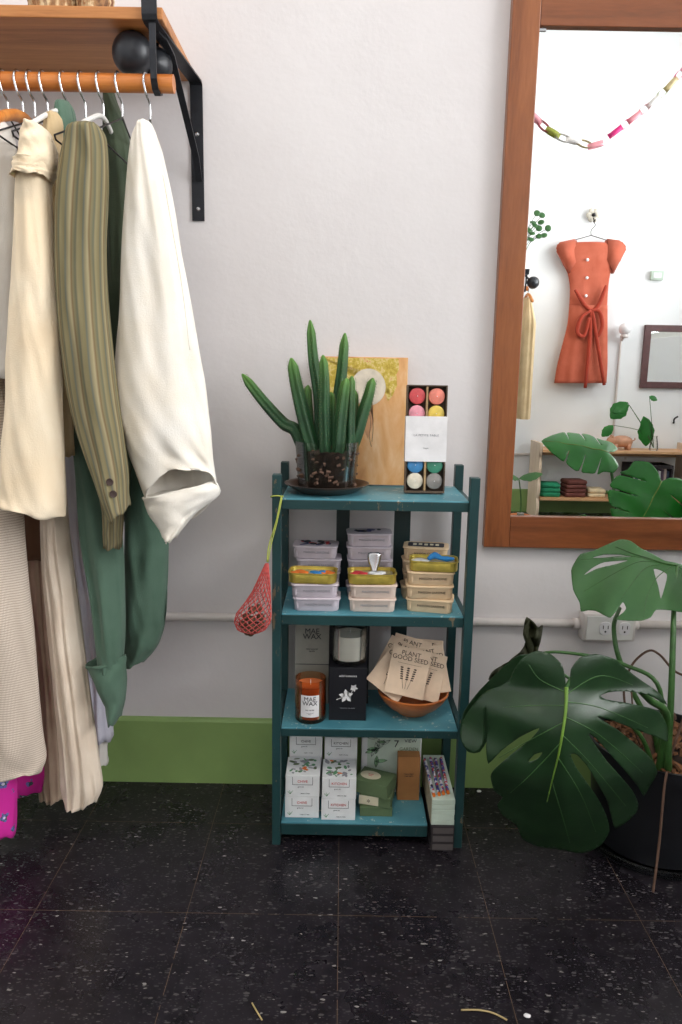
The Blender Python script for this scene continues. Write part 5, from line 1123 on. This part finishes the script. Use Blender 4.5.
for s_, pts in ((-1, [(574, 240), (556, 244), (554, 251), (562, 266), (567, 276), (576, 262)]), (1, [(603, 240), (618, 242), (624, 249), (617, 262), (610, 276), (602, 262)])):
    bm = B(); poly_prism(bm, [V(a, b, 4.08) for a, b in pts], (0, .05, 0)); bmesh.ops.bevel(bm, geom=list(bm.edges), offset=.012, segments=3, affect='EDGES'); obj('cap_sleeve', bm, M['rust_linen'], t, True)
fdress('skirt', [(306, 568, 606), (325, 566, 606), (345, 561, 606), (365, 556, 606), (383, 553, 605)], M['rust_linen'], t, .042, YW + .055, .2, 9, 1)
bm = B()
for pts in ([V(574, 290, 4.0), V(583, 305, 4.0), V(590, 311, 4.0)], [V(605, 286, 4.0), V(598, 304, 4.0), V(592, 311, 4.0)], [V(590, 311, 3.99), V(580, 318, 3.985), V(576, 332, 3.985), V(583, 336, 3.985), V(588, 318, 3.985)], [V(590, 311, 3.99), V(598, 312, 3.985), V(601, 326, 3.985), V(596, 336, 3.985), V(592, 318, 3.985)], [V(590, 311, 3.99), V(588, 345, 3.985), V(584, 388, 3.985)], [V(591, 311, 3.99), V(594, 330, 3.985), V(603, 385, 3.985)]): tube(bm, pts, [.010, .016, .014, .012], 10, 5)
obj('waist_tie', bm, M['rust_dark'], t, True)
for p_ in ((587, 260), (586.5, 278), (585.5, 296)):
    q = V(*p_, 4.0); bm = B(); lathe(bm, [(0, .004), (.010, .003), (.012, 0)], (0, 0, 0), 16); bmesh.ops.transform(bm, matrix=Matrix.Translation((q.x, YW + .084, q.z)) @ Matrix.Rotation(R(-90), 4, 'X'), verts=bm.verts); obj('button', bm, M['label_white'], t, True)
bm = B(); q = V(588, 252, 4.05); bx(bm, q.x - .016, q.x + .016, YW + .068, YW + .072, q.z - .02, q.z + .015, .001); obj('neck_tag', bm, M['label_white'], t)
t = thing('coat_hanger', 'thin wire hanger of the rust-red dress in the mirror', 'hanger', V(590, 232, 4.04))
bm = B(); tube(bm, [V(592, 222, 4.04), V(594, 226, 4.04), V(590, 231, 4.04), V(590, 236, 4.04)], .003, 7, 5); obj('hook', bm, M['dark_wire'], t, True); bm = B(); tube(bm, [V(590, 236, 4.05), V(572, 241, 4.05), V(558, 246, 4.05), V(618, 246, 4.05), V(606, 241, 4.05), V(590, 236, 4.05)], .003, 7, 0); obj('arms', bm, M['dark_wire'], t, True)
t = thing('wall_hook', 'pale flower-shaped wall hook holding the dress hanger in the mirror', 'hook', V(592, 216, 4.09)); q = V(592, 216, 4.08); bm = B()
for i in range(6):
    a = 2 * PI * i / 6; bmesh.ops.create_icosphere(bm, subdivisions=2, radius=.022, matrix=Matrix.Translation((q.x + .032 * math.cos(a), YW + .022, q.z + .032 * math.sin(a))) @ Matrix.Diagonal((1, .5, 1, 1)))
obj('petals', bm, plain('cream_petal', (222, 214, 200), .6), t, True); bm = B(); bmesh.ops.create_icosphere(bm, subdivisions=2, radius=.014, matrix=Matrix.Translation((q.x, YW + .032, q.z))); tube(bm, [(q.x, YW + .03, q.z - .02), (q.x, YW + .06, q.z - .05), (q.x, YW + .075, q.z - .04)], .004, 7, 4); obj('hook_stem', bm, M['dark_wire'], t, True)
# thermostat
q = V(655.5, 276, 4.08); t = thing('thermostat', 'small white thermostat on the wall right of the dress in the mirror', 'thermostat', (q.x, YW, q.z)); bm = B(); bx(bm, q.x - .048, q.x + .048, YW + .0005, YW + .03, q.z - .034, q.z + .034, .006); obj('cover', bm, M['mint'], t, 'auto'); bm = B(); bx(bm, q.x - .03, q.x + .03, YW + .0302, YW + .032, q.z - .018, q.z + .02, .001); obj('dial_window', bm, M['white_card'], t)
# globe sconce with pipe
q = V(625, 329, 4.0); t = thing('wall_sconce', 'white globe wall light on a thin vertical pipe, seen in the mirror', 'wall light', (q.x, YW, q.z)); bm = B(); bmesh.ops.create_icosphere(bm, subdivisions=3, radius=.045, matrix=Matrix.Translation((q.x, YW + .07, q.z))); obj('globe', bm, M['label_white'], t, True)
bm = B(); lathe(bm, [(.028, 0), (.03, .015), (.02, .03)], (q.x, YW + .07, q.z - .065), 20); tube(bm, [(q.x, YW + .07, q.z - .05), (q.x, YW + .03, q.z - .08), (q.x - .002, YW + .012, q.z - .12), (q.x - .002, YW + .012, .56)], .009, 10, 4); obj('pipe', bm, M['pipe'], t, True)
# small mirror
a, b_ = V(644, 325, 4.08), V(720, 388, 4.08); t = thing('small_mirror', 'small dark purple-framed mirror on the far wall, reflected at the right edge', 'mirror', ((a.x + b_.x) / 2, YW, b_.z)); fx0, fx1, fz0, fz1 = a.x, a.x + .50, V(642, 388, 4.08).z, a.z
M['plum'] = plain('plum_wood', (96, 62, 62), .4); w_ = .05
for e in ((fx0, fx0 + w_, fz0, fz1), (fx1 - w_, fx1, fz0, fz1), (fx0 + w_, fx1 - w_, fz0, fz0 + w_), (fx0 + w_, fx1 - w_, fz1 - w_, fz1)): bm = B(); bx(bm, e[0], e[1], YW + .0005, YW + .025, e[2], e[3], .002); obj('frame_bar', bm, M['plum'], t)
bm = B(); bx(bm, fx0 + w_, fx1 - w_, YW + .008, YW + .012, fz0 + w_, fz1 - w_); obj('mirror_glass', bm, M['mirror'], t)
q = V(673, 420, 4.08); t = thing('wall_hook', 'tiny dark hook on the far wall below the small mirror', 'hook', (q.x, YW, q.z)); bm = B(); tube(bm, [(q.x, YW + .001, q.z - .02), (q.x, YW + .012, q.z - .02), (q.x, YW + .014, q.z + .01), (q.x + .02, YW + .03, q.z + .03)], .006, 8, 4); obj('hook_arm', bm, M['iron'], t, True)
# cabinet
YF = -3.8; cx0, cx1 = 1.475, 2.62; M['birch'] = wood('pale_birch', (206, 178, 150), (226, 202, 176), (236, 216, 194), 'Z', 8, .5, .05); M['tanwood'] = wood('tan_shelf', (180, 130, 86), (204, 156, 110), (216, 172, 128), 'X', 8, .5, .05)
t = thing('bookcase', 'low pale wooden bookcase with wavy side panels by the far wall, in the mirror', 'bookcase', ((cx0 + cx1) / 2, -3.95, 0))
for x in (cx0, cx1):
    bm = B(); pts = []
    for i in range(41):
        z = .575 * i / 40; pts.append(Vector((x, YF + .02 + .018 * abs(math.sin(z * 20)) - .02, z)))
    pts += [Vector((x, -4.07, .575)), Vector((x, -4.07, 0))]; poly_prism(bm, pts, (.022, 0, 0)); bmesh.ops.triangulate(bm, faces=[f for f in bm.faces if len(f.verts) > 4]); obj('side_panel', bm, M['birch'], t)
for z in (.505, .14, -1):
    if z < 0: continue
    bm = B(); bx(bm, cx0 + .0225, cx1 - .0005, -4.07, YF - .005, z, z + .02, .002); obj('shelf_board', bm, M['tanwood'], t)
bm = B(); bx(bm, cx0 + .0225, cx1 - .0005, -4.07, -4.062, .46, .504); obj('back_rail', bm, M['tanwood'], t)
# things in the bookcase
z0 = .1605; TL2 = 'folded cloths in the far bookcase'
def folded(x, y, z, w, d, h, mat, lbl, rz=0):
    bm = B(); loft(bm, [(rrect(w * .94, d * .94, .02), 0), (rrect(w, d, .02), h * .3), (rrect(w, d, .02), h * .7), (rrect(w * .94, d * .94, .02), h)], (x, y, z), rz); tag(obj('folded_cloth', bm, mat, None, True, (x, y, z)), lbl, 'cloth', TL2)
gm_ = plain('jade_cloth', (30, 140, 100), .8); bm_ = plain('maroon_cloth', (110, 60, 52), .8); cm_ = plain('cream_cloth', (226, 206, 168), .8); wm_ = plain('white_cloth', (226, 228, 230), .8)
for i in range(3): folded(1.60, -3.93, z0 + i * .034, .15, .16, .033, gm_, 'jade green folded cloth %s its pile in the mirror' % ['at the bottom of', 'in the middle of', 'on top of'][i], R(3 * i))
for i in range(4): folded(1.79, -3.93, z0 + i * .032, .16, .16, .031, bm_, 'maroon folded cloth %s its pile in the mirror' % ['lowest in', 'second lowest in', 'second highest in', 'on top of'][i], R(-2 * i))
for i in range(2): folded(1.955, -3.93, z0 + i * .032, .13, .16, .031, cm_, 'cream folded cloth %s its pile in the mirror' % ['at the bottom of', 'on top of'][i])
bm = B(); bx(bm, 1.70, 1.72, -3.99, -3.85, z0, z0 + .16, .003); 
bm.free()
# crate with records
rx0, rx1 = 2.19, 2.50; t = thing('record_crate', 'dark crate full of thin upright books in the far bookcase', 'crate', ((rx0 + rx1) / 2, -3.92, z0)); bm = B()
bx(bm, rx0, rx1, -4.04, -3.815, z0, z0 + .012, .002); bx(bm, rx0, rx0 + .012, -4.04, -3.815, z0 + .0125, z0 + .26, .002); bx(bm, rx1 - .012, rx1, -4.04, -3.815, z0 + .0125, z0 + .26, .002); bx(bm, rx0 + .0125, rx1 - .0125, -4.04, -4.03, z0 + .0125, z0 + .26, .002); bx(bm, rx0 + .0125, rx1 - .0125, -3.825, -3.815, z0 + .235, z0 + .26, .002); obj('crate_frame', bm, M['dark_book'], t)
rc_ = [(200, 200, 196), (70, 60, 110), (225, 222, 214), (110, 50, 70), (180, 190, 200), (40, 44, 60), (215, 200, 180), (140, 150, 160), (60, 50, 56), (206, 206, 210), (90, 70, 90), (190, 170, 160), (50, 60, 84)]; xx = rx0 + .0145
names_ = ['white-spined book leftmost in the far crate', 'violet-spined book beside the leftmost white one in the far crate', 'ivory-spined book third from the left in the far crate', 'wine-red book in the far crate', 'pale blue book in the left half of the far crate', 'near-black navy book left of centre in the far crate', 'sand-coloured book in the middle of the far crate', 'slate grey book right of the sand-coloured one in the far crate', 'dark brown book in the right half of the far crate', 'light grey book in the right half of the far crate', 'mauve book near the right of the far crate', 'pinkish-tan book second from the right in the far crate', 'dark blue book rightmost in the far crate']
for i, c in enumerate(rc_):
    wdt = .019; bm = B(); bx(bm, xx, xx + wdt, -4.02, -3.832, z0 + .013, z0 + .215 + .012 * ((i * 7) % 3), .001); tag(obj('book', bm, plain('spine_%d' % i, c, .6, bump=0), None, False, (xx, -3.92, z0 + .013)), names_[i], 'book', 'books in the far crate'); xx += wdt + .0022
# animal figurine on top
ZT2 = .5255; q = V(621, 444, 3.9); t = thing('animal_figurine', 'pinkish-brown ceramic pig figurine on the far bookcase, in the mirror', 'figurine', (q.x, -3.9, ZT2)); M['clay'] = plain('pink_clay', (204, 150, 118), .4, scale=12, var=.15)
bm = B(); cs = Vector((q.x, -3.92, ZT2 + .062)); bmesh.ops.create_icosphere(bm, subdivisions=3, radius=1, matrix=Matrix.Translation(cs) @ Matrix.Diagonal((.085, .052, .046, 1))); bmesh.ops.create_icosphere(bm, subdivisions=3, radius=1, matrix=Matrix.Translation(cs + Vector((-.082, .01, .004))) @ Matrix.Diagonal((.036, .034, .034, 1)))
for dx, dy in ((-.05, -.025), (-.05, .025), (.05, -.025), (.05, .025)): lathe(bm, [(.014, 0), (.015, .02), (.020, .045)], (q.x + dx, -3.92 + dy, ZT2), 12)
tube(bm, [cs + Vector((-.105, .012, -.004)), cs + Vector((-.128, .014, -.008))], .014, 12, 0)
for dy in (-.016, .024): lathe(bm, [(.012, 0), (.008, .014), (0, .022)], cs + Vector((-.078, dy, .028)), 10)
tube(bm, [cs + Vector((.083, 0, .005)), cs + Vector((.098, .006, .016)), cs + Vector((.100, -.004, .026))], .004, 8, 4); obj('body', bm, M['clay'], t, True)
# leafy cutting in a glass on the bookcase
q = V(652, 448, 3.9); t = thing('leaf_vase', 'clear vase of leafy cuttings on the far bookcase, in the mirror', 'vase', (q.x, -3.9, ZT2)); bm = B(); lathe(bm, [(0, 0), (.030, 0), (.034, .01), (.028, .06), (.020, .10), (.022, .11), (.018, .10), (.026, .058), (.031, .012), (0, .006)], (q.x, -3.9, ZT2), 28); obj('vase_glass', bm, M['clear'], t, 'auto')
def simple_leaf(par, b, tip, w, nrm, mat, nm='leaf'):
    ax_ = (tip - b); L_ = ax_.length; ax_.normalize(); nr = (nrm - ax_ * nrm.dot(ax_)).normalized(); sd = ax_.cross(nr); O_ = [(0, 0)] + [(math.sin(PI * v) ** .8 * .5 * (1 + .12 * (i % 2)), v) for i, v in enumerate((.08, .2, .32, .45, .58, .7, .82, .92))] + [(0, 1)] + [(-math.sin(PI * v) ** .8 * .5 * (1 + .12 * (i % 2)), v) for i, v in reversed(list(enumerate((.08, .2, .32, .45, .58, .7, .82, .92))))]
    return sheet(nm, O_, [], lambda x, y: b + ax_ * y * L_ + sd * x * w + nr * (-.3 * w * x * x - .12 * L_ * y * y), mat, par, .09, .001, 2)
s0 = Vector((q.x, -3.9, ZT2 + .02))
for b, tip, w in (((628, 405), (612, 412), .07), ((628, 404), (634, 416), .0), ((612, 425), (601, 436), .07), ((645, 418), (646, 446), .12), ((626, 402), (610, 418), .12), ((648, 396), (656, 400), .04), ((642, 416), (650, 440), .10)):
    if w == 0: continue
    B_, T_ = V(*b, 3.9), V(*tip, 3.88); simple_leaf(t, B_, T_, w, Vector((0, 1, .3)), M['leaf_bright']); bm = B(); tube(bm, [s0, s0 + Vector(((B_.x - s0.x) * .3, 0, .12)), B_], [.003, .0025, .002], 6, 5); obj('twig', bm, M['stem'], t, True)
# potted plant low at left in the mirror
q = V(519, 520, 3.3); t = thing('potted_plant', 'small two-leaved plant in a floor pot near the far side, in the mirror', 'plant', (q.x, -3.3, 0)); bm = B(); lathe(bm, [(0, 0), (.06, 0), (.075, .12), (.07, .12), (.065, .10), (0, .10)], (q.x, -3.3, 0), 32); obj('pot', bm, M['bowl_wood'], t, 'auto')
tp_ = V(518, 478, 3.3); bm = B(); tube(bm, [(q.x, -3.3, .09), ((q.x + tp_.x) / 2 + .01, -3.3, (tp_.z + .1) / 2), tp_], [.006, .005, .004], 8, 5); obj('stem', bm, M['stem'], t, True)
simple_leaf(t, tp_, V(541, 471, 3.25), .11, Vector((0, .4, 1)), M['leaf_mid']); simple_leaf(t, tp_, V(504, 470, 3.25), .11, Vector((0, .4, 1)), M['leaf_mid'])
# far rack end with coats
q = V(522, 280, 3.82); t = thing('wall_shelf', 'end of a second wall shelf, seen at the left edge of the mirror', 'shelf', (q.x - .4, YW, q.z)); zz = V(524, 274, 3.8).z
bm = B(); bx(bm, q.x - 1.0, q.x + .035, YW + .0035, -3.80, zz, zz + .022, .002); obj('shelf_board', bm, M['rack_wood'], t); bm = B(); tube(bm, [(q.x - 1.0, -3.84, zz - .10), (q.x + .05, -3.84, zz - .10)], .017, 16, 0); obj('hanging_rod', bm, M['rod_wood'], t, 'auto')
bm = B(); xb = q.x + .02; strap(bm, [(xb, YW + .0025, zz - .30), (xb, YW + .0025, zz - .012), (xb, YW + .012, zz - .003), (xb, -3.79, zz - .003), (xb, -3.785, zz + .03)], .03); strap(bm, [(xb, YW + .007, zz - .22), (xb, -3.95, zz - .03), (xb, -3.90, zz - .006)], .016); strap(bm, [(xb, -3.80, zz - .005), (xb, -3.81, zz - .08), (xb, -3.825, zz - .122), (xb, -3.85, zz - .122)], .012); obj('bracket', bm, M['iron'], t)
for dx, dz in ((.06, -.055), (.095, -.02)):
    pass
ql = Vector((q.x + .085, -3.86, zz - .055)); t = thing('spotlight', 'round black spotlight under the second wall shelf in the mirror', 'spotlight', (ql.x, ql.y, ql.z)); bm = B(); lathe(bm, [(0, .03), (.03, .026), (.042, .01), (.044, -.012), (.03, -.026), (0, -.028)], ql, 28, Euler((R(-90), 0, 0)).to_matrix()); obj('lamp_head', bm, M['black_gloss'], t, True); bm = B(); tube(bm, [ql + Vector((-.02, 0, .01)), (xb + .004, -3.86, zz - .006)], .007, 8, 0); obj('arm', bm, M['iron'], t, True)
for i, (pxa, pxb, mt, lb, pyb) in enumerate(((516, 531, 'dark_cream', 'beige coat hanging at the left edge of the mirror', 418), (494, 510, 'ivory', 'white coat beside the beige one at the left edge of the mirror', 425))):
    x0, x1 = V(pxa, 350, 3.84).x, V(pxb, 350, 3.84).x; xm = (x0 + x1) / 2; t = thing('coat_hanger', 'wooden hanger of the %s coat in the mirror' % ('beige' if i == 0 else 'white'), 'hanger', (xm, -3.84, zz - .083))
    bm = B(); tube(bm, [(xm, -3.84 - .02 * math.cos(R(a)), zz - .10 + .02 * math.sin(R(a))) for a in (-20, 20, 60, 100, 140, 180)] + [(xm, -3.84, zz - .14)], .002, 6, 4); obj('hook', bm, M['steel'], t, True); bm = B(); tube(bm, [(xm, -4.0, zz - .20), (xm, -3.84, zz - .14), (xm, -3.69, zz - .20)], .011, 8, 6); obj('arms', bm, M['hanger_wood'], t, True)
    t = thing('coat', lb, 'coat', (xm, -3.84, zz - .2)); bm = B(); rg = []; hwx = (x1 - x0) / 2
    for v in range(24):
        f = v / 23; z = zz - .165 - f * (zz - .165 - V(525, pyb, 3.84).z); dd = (.06 + .11 * min(1, f * 5)) ; rg.append([bm.verts.new((xm + hwx * min(1, .35 + f * 3) * math.cos(a) * (1 + .15 * math.sin(9 * a + f * 2)), -3.84 + dd * math.sin(a) * (1 + .06 * math.sin(7 * a)), z)) for a in [2 * PI * w / 48 for w in range(48)]])
    for v in range(23):
        for w in range(48): bm.faces.new((rg[v][w], rg[v][(w + 1) % 48], rg[v + 1][(w + 1) % 48], rg[v + 1][w]))
    bm.faces.new(rg[0]); obj('coat_body', bm, M[mt], t, True)
# plant with round leaves on that shelf
q = V(531, 262, 3.86); zs2 = zz + .0225; t = thing('potted_plant', 'round-leaved trailing plant on the second wall shelf, at the mirror edge', 'plant', (q.x - .06, -3.93, zs2)); pc = Vector((q.x - .06, -3.93, zs2)); bm = B(); lathe(bm, [(0, 0), (.045, 0), (.06, .10), (.055, .10), (.05, .085), (0, .085)], pc, 28); obj('pot', bm, M['white_plastic'], t, 'auto'); rd = random.Random(3)
for px, py in ((536, 214), (541, 216), (540, 223), (547, 229), (538, 229), (532, 223), (531, 234), (538, 237), (534, 226), (528, 231), (543, 236), (530, 240)):
    L_ = V(px, py, 3.88); bm = B(); tube(bm, [pc + Vector((0, 0, .08)), (pc + L_) / 2 + Vector((-.02, 0, .08)), L_], .002, 5, 5); obj('stem', bm, M['stem'], t, True); bm = B(); lathe(bm, [(0, .002), (.014, .003), (.024, 0), (.014, -.001), (0, -.002)], L_, 16, Euler((R(-60 + rd.uniform(-25, 25)), R(rd.uniform(-30, 30)), 0)).to_matrix()); obj('leaf', bm, M['leaf_mid'], t, True)
# hanging cord
p0, p1 = V(525, 415, 3.7), V(520, 462, 3.7)
# paper chain garland across the room
t = thing('paper_garland', 'multicoloured paper chain garland hanging across the room, in the mirror', 'garland', V(595, 147, 2.6)); gp = [V(*p, 2.6) for p in ((505, 95), (533, 119), (546, 131), (560, 139), (575, 143), (592, 147), (606, 139), (622, 127), (640, 113), (658, 97), (676, 78), (694, 55), (712, 30))]
G = smooth_pts(gp, 14); acc = [0]
for i in range(1, len(G)): acc.append(acc[-1] + (G[i] - G[i - 1]).length)
def at(s):
    for i in range(1, len(G)):
        if acc[i] >= s: return G[i - 1].lerp(G[i], (s - acc[i - 1]) / (acc[i] - acc[i - 1]))
    return G[-1]
gc = [('magenta', (216, 30, 120)), ('white', (236, 232, 230)), ('red', (178, 60, 74)), ('pink', (226, 150, 160)), ('olive', (140, 146, 50)), ('cream', (228, 226, 214)), ('tan', (206, 186, 140))]; gmats = [plain('paper_' + a, c, .6, bump=0) for a, c in gc]; s = .02; i = 0; seq = [0, 1, 2, 3, 2, 4, 1, 1, 6, 3, 1, 0, 0, 3, 2, 1, 4, 6, 0, 1, 2]
while s < acc[-1] - .05:
    c_ = at(s); d_ = (at(s + .02) - at(s - .02 if s > .02 else 0)).normalized(); a_ = .044; b_ = .017; ver = Vector((0, 1, 0)) if i % 2 else d_.cross(Vector((0, 1, 0))).normalized(); sdv = d_.cross(ver).normalized(); bm = B(); L_ = []
    for w in range(24):
        th_ = 2 * PI * w / 24; c2 = c_ + d_ * a_ * math.cos(th_) + ver * b_ * math.sin(th_); L_.append([bm.verts.new(c2 + sdv * .014), bm.verts.new(c2 - sdv * .014)])
    for w in range(24): bm.faces.new((L_[w][0], L_[w][1], L_[(w + 1) % 24][1], L_[(w + 1) % 24][0]))
    o = obj('paper_link', bm, gmats[seq[i % len(seq)]], t, True); sd = o.modifiers.new('t', 'SOLIDIFY'); sd.thickness = .0006; s += .062; i += 1
bm = B(); tube(bm, [G[-1], G[-1] + Vector((.1, 0, .3)), Vector((G[-1].x + .2, G[-1].y, ZC))], .0015, 5, 4); tube(bm, [G[0], G[0] + Vector((-.2, 0, .5)), Vector((G[0].x - .3, G[0].y, ZC))], .0015, 5, 4); obj('string', bm, M['white_plastic'], t)
